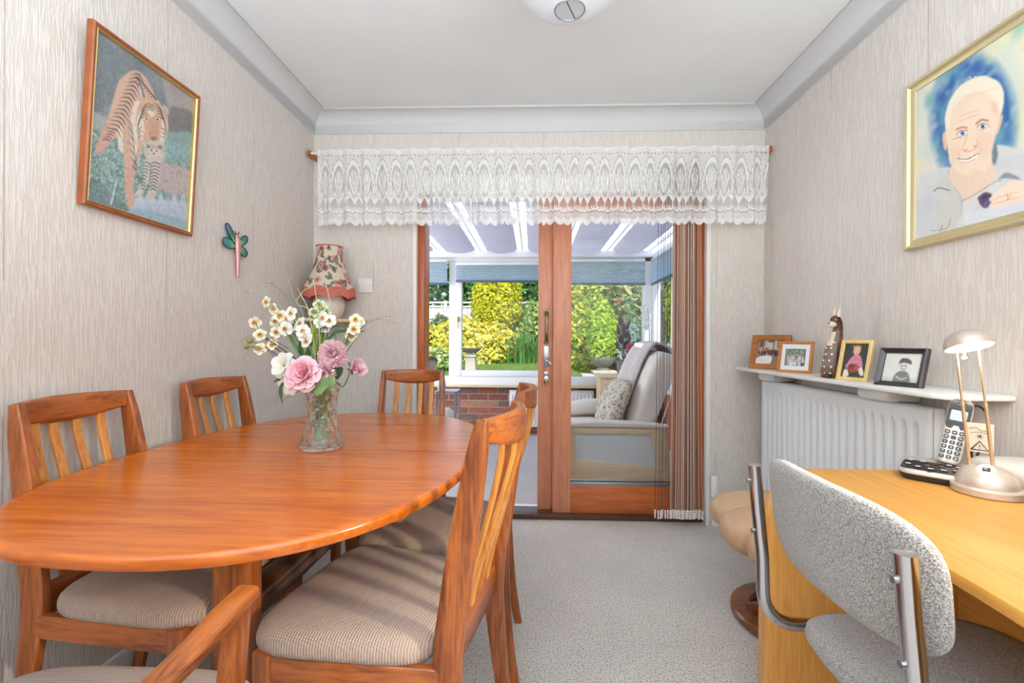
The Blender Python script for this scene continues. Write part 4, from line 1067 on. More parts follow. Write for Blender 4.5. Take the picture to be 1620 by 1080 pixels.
MB().tube([(.03, L/2-.02, RZ0-.06), (.03, L/2-.02, RZ0-.005)], .017, 14).build('valve', 'white_paint', ra, bevel=.003)

SZ = .926
sh = thing('radiator_shelf', 'long white shelf above the radiator holding framed photos and a carved cat', 'shelf', (XR, 0, 0))
pts = [(-.001, 2.62), (-.188, 2.62)]+[(-.188+.07*(1-cos(a)), 1.37-.07*sin(a)) for a in [i*pi/2/8 for i in range(9)]]+[(-.001, 1.30)]
MB().prism(pts, SZ-.017, SZ).build('board', 'white_paint', sh, bevel=.005)
for yc in (2.43, 1.68):
    MB().box(-.118, -.001, yc-.075, yc+.075, SZ-.062, SZ-.018).build('bracket', 'rad_white', sh, bevel=.012, segs=3)

# framed photographs (front faces -y locally)
def paint_group(seed, bgc):
    P = Paint(70, 50, None, bgc)
    P.mix(P.noise(9, 7, seed)*.8, (110, 120, 96)); P.mix(np.clip(P.noise(20, 16, seed+1)*2-1, 0, 1), (66, 72, 66))
    r = np.random.default_rng(seed)
    for row in range(3):
        for k in range(7):
            x = 14+k*12+r.uniform(-2, 2); y = 26+row*12+abs(k-3)*1.5
            P.ell(x, y+11, 6, 9, tuple(r.choice([(210, 214, 220), (150, 160, 180), (70, 80, 96), (196, 180, 176), (230, 228, 226)])), soft=.2)
            P.ell(x, y, 3, 3.6, (222, 190, 170), soft=.25)
    return P
P1 = Paint(80, 54, None, (176, 140, 116))
P1.mix(P1.noise(10, 7, 51)*.7, (110, 84, 70))
for x in (12, 30, 48, 66, 84): P1.poly([(x, 0), (x+9, 0), (x+10, 30), (x-1, 30)], [(96, 66, 52), (214, 200, 190)][(x//18) % 2], 1, .8, False)
P1.poly([(40, 6), (60, 6), (60, 28), (40, 28)], (200, 206, 206), 1, .9, False)
r_ = np.random.default_rng(52)
for k in range(16): P1.ell(10+k*5.4, 32+r_.uniform(-4, 6), 4.5, 8, tuple(r_.choice([(46, 40, 46), (120, 60, 56), (190, 170, 160), (70, 66, 90)])), soft=.2); P1.ell(10+k*5.4, 24+r_.uniform(-3, 5), 2.3, 2.8, (212, 172, 150), soft=.25)
P1.poly([(0, 52), (30, 44), (60, 46), (52, 70), (0, 68)], (236, 230, 226), 1)
P2 = Paint(100, 70, None, (238, 238, 242))
g2 = paint_group(61, (150, 164, 146))
# the small print sits inside a pale mount
gi = np.clip(((P2.x-14)/72*50/50*70), 0, 70).astype(int); gj = np.clip((P2.y-12)/46*50, 0, 50).astype(int)
ins = (P2.x > 14) & (P2.x < 86) & (P2.y > 12) & (P2.y < 58)
P2.c = np.where(ins[..., None], g2.c[gj, gi], P2.c)
P3 = Paint(60, 84, None, (52, 60, 54))
P3.mix(P3.noise(5, 7, 71)*.5, (70, 78, 70))
P3.poly([(12, 96), (28, 66), (40, 50), (52, 44), (70, 50), (80, 70), (86, 96), (76, 112), (30, 112)], (214, 138, 168), 1.5)
for a in ([(30, 74), (50, 64), (72, 70)], [(26, 86), (50, 78), (78, 82)], [(44, 54), (54, 60), (64, 54)]): P3.line(a, 2.5, (184, 100, 136), .7)
P3.ell(52, 28, 15, 19, (236, 186, 160), 0, .15); P3.poly([(36, 24), (40, 10), (52, 5), (66, 10), (69, 24), (60, 15), (46, 15)], (196, 150, 110), 1.5, .9)
P3.ell(46, 28, 2, 1.6, (70, 46, 40)); P3.ell(58, 28, 2, 1.6, (70, 46, 40)); P3.line([(46, 39), (52, 42), (58, 38)], 2.4, (206, 96, 96)); P3.ell(52, 33, 2, 1.5, (226, 160, 136))
P3.ell(38, 12, 6, 4, (230, 120, 130), .4)
P3.ell(48, 102, 26, 18, (150, 74, 56), 0, .15); P3.ell(38, 94, 9, 8, (110, 56, 44), 0, .2); P3.ell(62, 100, 10, 9, (176, 96, 70), 0, .25)
P3.poly([(8, 130), (12, 108), (26, 112), (34, 132), (26, 140), (10, 140)], (238, 218, 210), 1.5); P3.poly([(70, 104), (84, 98), (96, 122), (90, 132), (78, 126)], (238, 218, 210), 1.5)
P3.poly([(28, 136), (60, 132), (78, 136), (78, 140), (28, 140)], (60, 96, 62), 2, .8)
P4 = Paint(84, 64, None, (226, 226, 220))
P4.mix(np.clip((P4.y-58)/16, 0, 1), (200, 200, 196)); P4.mix(P4.noise(5, 4, 81)*.15, (200, 200, 196))
P4.poly([(30, 74), (34, 58), (44, 48), (58, 46), (70, 52), (76, 64), (76, 76), (40, 77)], (122, 122, 120), 1.5); P4.mix(np.clip(P4.noise(24, 20, 82)*2-1, 0, 1)*(np.hypot((P4.x-54)/22, (P4.y-60)/14) < 1)*.6, (170, 170, 168))
P4.ell(54, 33, 12, 13, (206, 206, 202), 0, .15); P4.poly([(40, 26), (44, 15), (56, 12), (70, 17), (74, 25), (62, 24), (50, 23)], (96, 96, 96), 1.5); P4.line([(40, 27), (54, 22), (74, 27)], 2.5, (64, 64, 64), .8)
P4.ell(49, 33, 2, 1.5, (70, 70, 70)); P4.ell(60, 33, 2, 1.5, (70, 70, 70)); P4.line([(50, 41), (55, 42.5), (60, 41)], 1.8, (110, 110, 110)); P4.line([(40, 62), (52, 68), (66, 64)], 4, (206, 206, 202), .8)
wood('frame_brown', S(186, 116, 52), S(150, 84, 32), 'x', .35, 2); wood('frame_orange', S(206, 134, 58), S(180, 104, 40), 'x', .35, 2)
wood('frame_pale', S(232, 200, 134), S(214, 178, 108), 'z', .35, 2); plain('frame_dark', S(52, 42, 46), .25, coat=.4)
def photo(label, bl, br, h, paint, fw, fmat, lean, prof=None):
    """outer lower corners bl, br on the shelf and the outer height h"""
    bl = Vector(bl); br = Vector(br); w = (br-bl).length
    d = (br-bl).normalized(); a = atan2(d.y, d.x)
    mid = (bl+br)/2
    t = picture(label, 'photo frame', (mid.x, mid.y, SZ+.001), (-lean, 0, a), w-2*fw, h-2*fw, prof or [(fw, .014), (fw, .002), (fw-.003, 0), (.003, .0), (0, .004), (0, .014)], fmat, paint,
                group='framed photos on the shelf above the radiator', name='photo_frame')
    for ch in t.children:
        ch.location = (0, 0, fw)
    yb = .0145
    st = MB().prism([(yb, h*.70), (yb, .01), (yb+h*sin(lean)*1.15+.03, .004+.72*(yb+h*sin(lean)*1.15+.03)*0+.0), (yb+.004, h*.70)], -.022, .022, 'x')
    s = MB()
    foot = Vector((0, .045, 0)); 
    ang = lean
    # a strut hinged high on the back and reaching the shelf behind
    yf = yb+.052; zf = tan(ang)*yf
    s.add([(-.02, yb, h*.62), (.02, yb, h*.62), (.02, yb+.004, h*.62), (-.02, yb+.004, h*.62), (-.028, yf-.004, zf), (.028, yf-.004, zf), (.028, yf, zf), (-.028, yf, zf)],
          [(0, 1, 2, 3), (4, 7, 6, 5), (0, 4, 5, 1), (2, 6, 7, 3), (1, 5, 6, 2), (0, 3, 7, 4)])
    s.build('strut', 'backing_board', t, smooth=False)
    return t
photo('brown wooden frame with an indoor group photo, leftmost on the radiator shelf', (1.155, 2.48), (1.275, 2.33), .185, P1, .030, 'frame_brown', radians(14))
photo('orange wooden photo frame with a pale mount, standing left of the carved cat', (1.163, 2.215), (1.255, 2.10), .150, P2, .013, 'frame_orange', radians(13))
photo('pale upright frame with a photo of a toddler in pink, beside the carved cat', (1.168, 1.80), (1.215, 1.70), .158, P3, .014, 'frame_pale', radians(15))
photo('dark frame with a monochrome photo of a boy in a cap, on the radiator shelf', (1.170, 1.608), (1.220, 1.475), .132, P4, .017, 'frame_dark', radians(16),
      [(.017, .02), (.017, .004), (.013, 0), (.008, .002), (.004, .005), (0, .008), (0, .014)])

# carved cat: seated, long neck, face to the left
m_, n_, l_, p_ = newmat('cat_wood')
tc = n_.new('ShaderNodeTexCoord'); nz = n_.new('ShaderNodeTexNoise'); nz.inputs['Scale'].default_value = 22; nz.inputs['Detail'].default_value = 3
rp = n_.new('ShaderNodeValToRGB'); rp.color_ramp.elements[0].position = .38; rp.color_ramp.elements[0].color = (*S(58, 36, 26), 1); rp.color_ramp.elements[1].position = .62; rp.color_ramp.elements[1].color = (*S(138, 84, 46), 1)
l_.new(tc.outputs['Object'], nz.inputs['Vector']); l_.new(nz.outputs[0], rp.inputs[0]); l_.new(rp.outputs[0], p_.inputs['Base Color']); p_.inputs['Roughness'].default_value = .35
plain('cat_grey', S(120, 104, 98), .5, noise=.2, nscale=40); plain('cat_cream', S(226, 208, 190), .5); plain('cat_spot', S(236, 214, 196), .5)
ct = thing('carved_cat', 'tall slim carved wooden cat with dotted chest among the photo frames', 'ornament', (1.212, 1.875, SZ+.001), radians(192))
# local: x = forward (faces +x), z up
spine = [(-.004, 0, .012, .036, .030), (.002, 0, .04, .040, .032), (.0, 0, .08, .037, .029), (-.004, 0, .12, .031, .025), (-.012, 0, .155, .024, .021), (-.018, 0, .185, .018, .017), (-.018, 0, .205, .018, .018), (-.012, 0, .222, .022, .019), (-.008, 0, .238, .019, .017), (-.010, 0, .25, .010, .012)]
P_ = cr([s[:3] for s in spine], 4); Q_ = cr([(s[3], s[4], 0) for s in spine], 4)
R = [[(p.x+q.x*cos(a), p.y+q.y*sin(a), p.z) for a in [2*pi*j/20 for j in range(20)]] for p, q in zip(P_, Q_)]
R.insert(0, [(p[0], p[1], 0) for p in R[0]])
bd = MB().rings(R).build('body', 'cat_wood', ct, ang=80)
ch = MB()
Rb = []
for p, q in list(zip(P_, Q_))[0:22]:
    Rb.append([(p.x+(q.x+.0022)*cos(a), p.y+(q.y+.0022)*sin(a), p.z) for a in [-1.15+2.3*j/12 for j in range(13)]])
ch.rings(Rb, close=False, cap=False); ch.build('chest', 'cat_grey', ct)
sp_ = MB()
spots = MB().ball((0, 0, 0), (.003, .0045, .0045), 8, 4).mesh('chest_spot', 'cat_spot')
for zi, zz in enumerate((.02, .045, .07, .095, .12, .142)):
    k = min(range(len(P_)), key=lambda i: abs(P_[i].z-zz)); p, q = P_[k], Q_[k]
    for a in (-.85+.2*(zi % 2), -.2+.2*(zi % 2), .5+.2*(zi % 2)):
        o = link('chest_spot', spots, ct); o.location = (p.x+(q.x+.0022)*cos(a), p.y+(q.y+.0022)*sin(a), zz); o.rotation_euler = (0, 0, a)
bib = MB(); Rb = []
for p, q in list(zip(P_, Q_))[13:21]:
    Rb.append([(p.x+(q.x+.0032)*cos(a), p.y+(q.y+.0032)*sin(a), p.z) for a in [-.55+1.1*j/8 for j in range(9)]])
bib.rings(Rb, close=False, cap=False); bib.build('bib', 'cat_cream', ct)
MB().ball((.008, 0, .214), (.017, .0155, .013), 14, 8).build('muzzle', 'cat_cream', ct)
MB().ball((.0245, 0, .219), (.003, .004, .003), 8, 5).build('nose', 'black', ct)
for s in (-1, 1):
    MB().ball((.004, s*.0135, .233), (.006, .003, .0035), 10, 5).build('eye', 'cat_cream', ct)
    MB().ball((.0065, s*.0158, .233), (.0025, .0015, .0025), 8, 4).build('pupil', 'black', ct)
    er = MB(); er.rings([[(-.012+.009*cos(a), s*.010+.006*sin(a), .244) for a in [j*pi/4 for j in range(8)]], [(-.014+.006*cos(a), s*.012+.004*sin(a), .266) for a in [j*pi/4 for j in range(8)]], [(-.017+.001*cos(a), s*.013+.001*sin(a), .288) for a in [j*pi/4 for j in range(8)]]]).build('ear', 'cat_cream', ct)
    MB().ball((.006, s*.026, .03), (.03, .012, .028), 12, 7).build('haunch', 'cat_wood', ct)
    MB().ball((.034, s*.012, .008), (.016, .009, .008), 10, 6).build('paw', 'cat_wood', ct)
MB().tube(cr([(-.03, .0, .008), (-.02, .03, .009), (.01, .042, .008)], 5), [.007, .007, .004], 8).build('tail', 'cat_wood', ct)

# ------------------------------------------------------------------ desk
DZ = .72
wood('desk_top', S(228, 166, 78), S(216, 150, 62), 'y', .5, .7, coat=0, fine=.7)
dk = thing('desk', 'long beech desk along the right wall, with a panel end', 'desk', (1.0, .5, 0))
def dl(p): return (p[0]-1.0, p[1]-.5)
pts = [dl(p) for p in ((1.30, 1.293), (.70, 1.293), (.672, 1.285), (.661, 1.262), (.660, 1.1), (.656, .8), (.648, .66), (.636, .5), (.60, .1), (.56, -.25), (.56, -.4), (1.30, -.4))]
MB().prism(pts, DZ-.022, DZ).build('desktop', 'desk_top', dk, bevel=.004)
pe = [(-.372, 0), (.30, 0), (.30, DZ-.022), (-.30, DZ-.022), (-.335, .675), (-.352, .64), (-.372, .60)]
MB().prism(pe, .735, .785, 'y').build('end_panel', 'beech_z', dk, bevel=.004)
MB().box(-.40, .30, -.86, -.835, 0, DZ-.022).build('end_panel', 'beech_z', dk, bevel=.004)
MB().box(.12, .14, -.835, .735, .28, DZ-.022).build('modesty_panel', 'beech_y', dk, bevel=.002)

# ------------------------------------------------------------------ grey cantilever desk chair
m_, n_, l_, p_ = newmat('grey_fabric')
tc = n_.new('ShaderNodeTexCoord'); nz = n_.new('ShaderNodeTexNoise'); nz.inputs['Scale'].default_value = 420; nz.inputs['Detail'].default_value = 3
rp = n_.new('ShaderNodeValToRGB'); rp.color_ramp.elements[0].position = .36; rp.color_ramp.elements[0].color = (*S(112, 106, 102), 1); rp.color_ramp.elements[1].position = .66; rp.color_ramp.elements[1].color = (*S(196, 190, 186), 1)
l_.new(tc.outputs['Object'], nz.inputs['Vector']); l_.new(nz.outputs[0], rp.inputs[0]); l_.new(rp.outputs[0], p_.inputs['Base Color'])
p_.inputs['Roughness'].default_value = .95; p_.inputs['Sheen Weight'].default_value = .5; p_.inputs['Specular IOR Level'].default_value = .1
bp = n_.new('ShaderNodeBump'); bp.inputs['Strength'].default_value = .8; bp.inputs['Distance'].default_value = .004; l_.new(nz.outputs[0], bp.inputs['Height']); l_.new(bp.outputs[0], p_.inputs['Normal'])
gc = thing('desk_chair', 'grey tweed cantilever chair with a chrome tube frame, pushed up to the desk', 'chair', (.75, .815, 0))
cx, cy = .75, .815
R = []
for k, o in ((.02, 0), (.5, 0), (.85, .002), (.94, .006), (.985, .013), (1, .021), (.985, .029), (.94, .036), (.85, .040), (.5, .042), (.02, .042)):
    ring = []
    for j in range(56):
        a = 2*pi*(j+.5)/56; c, s_ = cos(a), sin(a); e = 3.6
        u = copysign(abs(c)**(2/e), c)*k; v = copysign(abs(s_)**(2/e), s_)*k
        yy = .815+.208*u*(1+.02*v); zz = .735+.103*v-.012*u*u*(v < 0)
        xx = .472+.036*u*u+.026*(1-v)/2+o
        ring.append((xx-cx, yy-cy, zz))
    R.append(ring)
MB().rings(R).build('backrest', 'grey_fabric', gc, ang=80)
R = []
for k, z in ((.02, .432), (.8, .432), (.95, .437), (1, .452), (.99, .466), (.94, .477), (.8, .482), (.4, .478), (.02, .477)):
    ring = []
    for j in range(56):
        a = 2*pi*(j+.5)/56; c, s_ = cos(a), sin(a); e = 4
        u = copysign(abs(c)**(2/e), c)*k; v = copysign(abs(s_)**(2/e), s_)*k
        ring.append((.775+.22*u-cx, .815+.218*v-cy, z+.012*u*u-.01*max(0, u)**3))
    R.append(ring)
MB().rings(R).build('seat', 'grey_fabric', gc, ang=80)
for s in (-1, 1):
    Y = .815+s*.208; xo = .497 if s > 0 else .490
    path = [(xo-.006, Y, .80), (xo, Y, .72), (xo+.006, Y, .66), (xo+.012, Y, .60), (xo+.014, Y, .53)]
    bend = [(xo+.014+.07*(1-cos(t_)), Y, .52-.07*sin(t_)) for t_ in [i*pi/2/7 for i in range(8)]]
    fwd = [(.80, Y, .448), (.90, Y, .446)]
    b2 = [(.90+.07*sin(t_), Y, .376+.07*cos(t_)) for t_ in [i*pi/2/7 for i in range(8)]]
    dn = [(.97, Y, .2)]
    b3 = [(.97-.06*(1-cos(t_)), Y, .075-.06*sin(t_)) for t_ in [i*pi/2/7 for i in range(8)]]
    fl = [(.75, Y, .015), (.52, Y, .015)]
    pth = [Vector((x-cx, y-cy, z)) for x, y, z in path+bend+fwd+b2+dn+b3+fl]
    fm = MB().tube(pth, .0135, 14).build('frame_tube', 'chrome', gc)
    MB().tube([(xo-.022-cx, Y-cy, .765), (xo-.012-cx, Y-cy, .765)], .005, 10).build('screw', 'steel', fm)
    MB().tube([(xo-.012-cx, Y-cy, .655), (xo-.004-cx, Y-cy, .655)], .005, 10).build('screw', 'steel', fm)
MB().tube([(.52-cx, .607-cy, .015), (.52-cx, 1.023-cy, .015)], .0135, 12).build('cross_tube', 'chrome', gc)

# ------------------------------------------------------------------ leather footstool
m_ = plain('leather', S(206, 168, 132), .42, noise=.06, nscale=6, bump=.35, bscale=30)
fs = thing('footstool', 'tan leather footstool on a round wooden ring base, behind the desk end', 'footstool', (1.0, 1.80, 0))
def pad(c, r, e=3.0):
    R = []
    for i in range(17):
        b = -pi/2+pi*min(max(i/16, .01), .99); cb, sb = cos(b), sin(b)
        R.append([(c[0]+r[0]*copysign(abs(cos(a))**(2/4.5), cos(a))*cb**(2/e), c[1]+r[1]*copysign(abs(sin(a))**(2/e), sin(a))*cb**(2/e), c[2]+r[2]*copysign(abs(sb)**(2/2.6), sb)+.012*sin(9*a)*sb*(cb**2)*.25) for a in [2*pi*j/40 for j in range(40)]])
    return MB().rings(R)
pad((.0, .155, .345), (.235, .105, .085)).build('leather_pad', 'leather', fs, ang=80)
pad((-.01, -.01, .335), (.25, .105, .088)).build('leather_pad', 'leather', fs, ang=80)
pad((.0, -.165, .325), (.225, .095, .082)).build('leather_pad', 'leather', fs, ang=80)
wood('ring_wood', S(150, 88, 44), S(96, 52, 24), 'x', .3, 1.0)
rg = MB(); R = []
for k in range(57):
    a = 2*pi*k/56
    R.append([((.185+q_*.036)*cos(a), (.185+q_*.036)*sin(a)-.03, .026+w_*.020) for q_, w_ in [(cos(t_)*abs(cos(t_))**-.4 if abs(cos(t_)) > 1e-3 else 0, sin(t_)*abs(sin(t_))**-.4 if abs(sin(t_)) > 1e-3 else 0) for t_ in [2*pi*(j+.5)/12 for j in range(12)]]])
rg.rings(R, cap=False).build('ring_base', 'ring_wood', fs)
MB().sweep([(-.17, -.03, .05), (0, -.03, .065), (.17, -.03, .05)], (.05, .03), side=(0, 1, 0)).build('base_bar', 'ring_wood', fs)
MB().tube([(0, -.03, .06), (0, -.03, .27)], .028, 16).build('column', 'chrome', fs)
MB().box(-.15, .15, -.16, .14, .25, .27).build('seat_plate', 'dark_metal', fs, bevel=.004)

# ------------------------------------------------------------------ things on the desk
plain('silver_plastic', S(206, 198, 188), .32, .35)
plain('pale_plastic', S(226, 220, 212), .35)
plain('phone_dark', S(44, 44, 48), .3)
plain('lcd', S(176, 190, 204), .2)
plain('key_ink', S(240, 240, 240), .5)
plain('pink_ink', S(214, 110, 110), .5)
def text_mesh(name, s, size, mat, parent, loc, rot, ext=.0003):
    cu = bpy.data.curves.new(name, 'FONT'); cu.body = s; cu.size = size; cu.align_x = 'CENTER'; cu.align_y = 'CENTER'; cu.extrude = ext; cu.resolution_u = 2
    o = bpy.data.objects.new(name, cu); COL.objects.link(o)
    dg = bpy.context.evaluated_depsgraph_get(); me = bpy.data.meshes.new_from_object(o.evaluated_get(dg))
    bpy.data.objects.remove(o); me.name = name; me.materials.clear(); me.materials.append(MATS[mat])
    q = link(name, me, parent); q.location = loc; q.rotation_euler = rot
    return q
ang = radians(-46)   # front of the phone looks to the camera
bs = thing('answerphone', 'grey and black answerphone base station on the far end of the desk', 'phone', (1.045, 1.205, DZ), ang)
def rr(w, d, r, n=6):
    P = []
    for cx_, cy_, a0 in ((w/2-r, d/2-r, 0), (-w/2+r, d/2-r, pi/2), (-w/2+r, -d/2+r, pi), (w/2-r, -d/2+r, 1.5*pi)):
        P += [(cx_+r*cos(a0+i*pi/2/n), cy_+r*sin(a0+i*pi/2/n)) for i in range(n+1)]
    return P
def slope(y): return .026+.012*(y+.06)/.12
R = [[(x*k, y*k, z+(slope(y)-.02 if top else 0)) for x, y in rr(.155, .128, .03)] for k, z, top in ((.88, 0, 0), (.95, .008, 0), (1, .012, 1), (1, .016, 1), (.97, .020, 1), (.93, .0215, 1))]
MB().rings([R[0], R[1], [(x, y, slope(y)-.008) for x, y, z in R[2]]]).build('underside', 'phone_dark', bs)
MB().rings([[(x, y, slope(y)-.009) for x, y, z in R[2]]]+R[3:]).build('shell', 'silver_plastic', bs, ang=50)
tilt = atan(.012/.12)
def onbase(x, y, h=.0): return (x, y, slope(y)+.0018+h)
pd = MB(); pd.rings([[(x-.012, y-.016, slope(y-.016)+.0012+h) for x, y in rr(.118, .076, .012)] for h in (0, .0012)]).build('control_panel', 'phone_dark', bs)
key = MB().box(-.0075, .0075, -.0045, .0045, 0, .002).mesh('base_button', 'phone_dark', bevel=.0012, segs=1)
labs = ((-.058, .012), (-.033, .012), (.018, .012), (.036, .004), (-.058, -.022), (-.037, -.036), (-.012, -.040), (.012, -.036), (.034, -.026))
for x, y in labs:
    o = link('base_button', key, bs); o.location = onbase(x, y, .001); o.rotation_euler = (tilt, 0, 0)
    ic = MB().box(-.005, .005, -.0022, .0022, .002, .0026).build('button_legend', 'key_ink', o, smooth=False)
for x, y in ((-.022, -.012), (.006, -.004), (.03, -.008)):
    MB().box(x-.004, x+.004, y-.002, y+.002, slope(y)+.003, slope(y)+.0042).build('status_mark', 'pink_ink', bs, smooth=False)
text_mesh('brand_mark', 'BT', .009, 'phone_dark', bs, (-.012, -.0595, slope(-.0595)+.0018), (tilt, 0, 0))

hs = thing('cordless_phone', 'cordless phone handset with a keypad standing in the base station', 'phone', Vector((1.045, 1.205, DZ)) + Matrix.Rotation(ang, 3, 'Z') @ Vector((.012, .036, .036)), (radians(-20), radians(9), ang))
# local: face looks to -y, z along the handset
def face(z): return -.004-.028*((z-.085)/.085)**2*.5
R = []
for z, w, d in ((0, .034, .016), (.004, .042, .022), (.02, .047, .024), (.07, .047, .023), (.12, .050, .024), (.15, .050, .026), (.166, .044, .024), (.174, .030, .016), (.176, .012, .006)):
    c_ = -.010*((z-.09)/.09)**2
    R.append([(w/2*copysign(abs(cos(a))**.55, cos(a)), c_+d/2*copysign(abs(sin(a))**.6, sin(a)), z) for a in [2*pi*(j+.5)/24 for j in range(24)]])
MB().rings(R).build('shell', 'silver_plastic', hs, ang=50)
def fy(z):
    zs = [0, .004, .02, .07, .12, .15, .166, .174]; ds = [.016, .022, .024, .023, .024, .026, .024, .016]
    return -.010*((z-.09)/.09)**2-np.interp(z, zs, ds)/2
def patch(name, x0, x1, z0, z1, mat, h=.0008, parent=None, round_=.3):
    r = min(x1-x0, z1-z0)*round_; hw = (x1-x0)/2; cx_ = (x0+x1)/2
    def fn(u, v):
        z = z0+(z1-z0)*(.5-.5*cos(pi*v)); dz = min(z-z0, z1-z)
        w = hw if dz >= r else hw-r+sqrt(max(0, r*r-(r-dz)**2))
        return (cx_+w*(2*u-1), fy(z)-h, z)
    return MB().grid(fn, 3, 10).build(name, mat, parent or hs, ang=60)
patch('face_panel', -.0225, .0225, .092, .171, 'phone_dark', .0007)
patch('screen', -.016, .016, .115, .142, 'lcd', .0013, round_=.1)
er = patch('earpiece', -.011, .011, .148, .168, 'dark_metal', .0013, round_=.5)
MB().ball((0, fy(.158)-.0015, .158), (.006, .003, .006), 12, 6).build('speaker_grille', 'steel', er)
for r_i, z in enumerate((.098, .106)):
    for x in (-.014, 0, .014): patch('function_key', x-.0055, x+.0055, z-.003, z+.003, 'pale_plastic' if r_i == 0 and x == 0 else 'dark_metal', .0016)
dig = ('1', '2', '3', '4', '5', '6', '7', '8', '9', '*', '0', '#')
kk = 0
for r_i in range(6):
    z = .083-r_i*.0135
    for x in (-.0138, 0, .0138):
        k = patch('key', x-.0054, x+.0054, z-.0052, z+.0052, 'phone_dark', .0016)
        if r_i >= 2:
            text_mesh('key_digit', dig[kk], .0085, 'key_ink', k, (x, fy(z)-.0018, z), (radians(90), 0, 0), .0002); kk += 1
        elif r_i == 0 or x != 0:
            MB().box(x-.0025, x+.0025, fy(z)-.0021, fy(z)-.0015, z-.001, z+.001).build('key_mark', 'key_ink', k, smooth=False)
cab = cr([(1.19, 1.262, .76), (1.215, 1.262, .83), (1.225, 1.27, .88), (1.212, 1.285, .90), (1.20, 1.29, .87), (1.2, 1.285, .76), (1.2, 1.28, .725)], 6)
tag(MB().tube(cab, .003, 8).build('cable', 'black'), 'black cable looping up behind the cordless phone handset', 'cable')

# desk lamp
dlm = thing('desk_lamp', 'lit silver telescopic desk lamp with a domed head, on the desk', 'lamp', (1.062, 1.10, DZ))
plain('lamp_silver', S(206, 192, 180), .34, .45)
MB().lathe([(0, 0), (.060, 0), (.063, .003), (.063, .016), (.060, .0195), (.055, .021), (.0545, .030), (.050, .043), (.041, .055), (.027, .0625), (.011, .0655), (0, .066)], 48).build('base', 'lamp_silver', dlm, ang=40)
vd = Vector((-.70, -.70, 0)).normalized(); rt = Vector((.71, -.70, 0))
nrm = (vd*.9+Vector((0, 0, 1))).normalized()
pc = vd*.028+Vector((0, 0, .058))
q = nrm.to_track_quat('Z', 'Y')
o = MB().tube([(0, 0, -.006), (0, 0, .003)], .017, 24).build('switch_surround', 'pale_plastic', dlm, bevel=.002); o.location = pc; o.rotation_euler = q.to_euler()
o2 = MB().box(-.0065, .0065, -.006, .006, .002, .0055).build('switch', 'phone_dark', o, bevel=.001)
rot90 = None
lean = Vector((-.030, .004, 0))
tops = []
for s in (-1, 1):
    b0 = rt*.0195*s+Vector((0, .012, .05)); t0 = b0+lean+Vector((0, 0, .285))
    m1 = b0.lerp(t0, .55)
    r1 = MB().tube([b0, m1], .0036, 10).build('post', 'pale_brass', dlm)
    MB().tube([m1, t0], .0026, 10).build('inner_post', 'pale_brass', r1)
    MB().tube([m1+Vector((0, 0, -.004)), m1+Vector((0, 0, .004))], .0042, 10).build('collar', 'pale_brass', r1)
    MB().tube([b0+Vector((0, 0, -.004)), b0+Vector((0, 0, .008))], .007, 12).build('post_socket', 'lamp_silver', dlm)
    tops.append(t0)
hc = (tops[0]+tops[1])/2+Vector((.002, 0, .010))
hq = Vector((-.02, .36, 1)).normalized().to_track_quat('Z', 'Y')
hd = MB().lathe([(.0605, -.006), (.0605, .002), (.058, .016), (.05, .031), (.036, .043), (.018, .050), (.001, .052), (.001, .049), (.018, .047), (.035, .040), (.048, .029), (.056, .015), (.058, -.006), (.0605, -.006)], 48).build('lamp_head', 'lamp_silver', dlm, ang=50)
hd.scale = (.74, .74, .74); hd.location = hc; hd.rotation_euler = hq.to_euler()
plain('lamp_glow', (1, .95, .85), .5, emit=(1, .93, .82), es=7)
MB().lathe([(.0005, .010), (.03, .006), (.0575, .001), (.0575, -.001), (.03, .004), (.0005, .008)], 40).build('diffuser', 'lamp_glow', hd)
th_ = MB().tube([(.004, -.008, -.002), (.012, -.014, -.034)], .0032, 10).build('tilt_handle', 'pale_plastic', hd)
MB().ball((.0125, -.0145, -.036), (.008, .008, .005), 12, 6).build('handle_knob', 'pale_plastic', th_)
# warning label folded round the posts
plain('tag_paper', S(240, 228, 212), .7)
wt_c = (rt*-.010+Vector((.026, .03, .122)))
tg = MB().box(-.024, .024, -.0006, .0006, -.036, .036).build('warning_label', 'tag_paper', dlm, smooth=False)
tg.location = wt_c; tg.rotation_euler = (radians(8), 0, radians(-45))
tr = MB(); tr.tube([(-.015, -.0012, -.030), (.015, -.0012, -.030), (0, -.0012, -.008), (-.015, -.0012, -.030)], .0013, 6); tr.build('warning_triangle', 'black', tg)
text_mesh('warning_mark', '!', .014, 'black', tg, (0, -.001, -.0225), (radians(90), 0, 0))
ln = MB()
for k in range(6):
    a = k*pi/3; ln.tube([(0, -.001, .004), (.006*cos(a), -.001, .004+.006*sin(a))], .0006, 5)
ln.build('star_mark', 'black', tg)
ln = MB(); ln.tube([(-.018, -.001, .022), (-.006, -.001, .026), (.004, -.001, .018), (.016, -.001, .020)], .0008, 5); ln.tube([(-.016, -.001, .012), (0, -.001, .015), (.014, -.001, .012)], .0007, 5); ln.build('printed_lines', 'bronze', tg)
lamp_pt = Vector((1.062, 1.10, DZ))+hc+Vector((0, -.012, -.03))
lp = lamp('lamp_bulb', 'POINT', 1.3, lamp_pt, (0, 0, 0), (1, .84, .62), shadow_soft_size=.03)
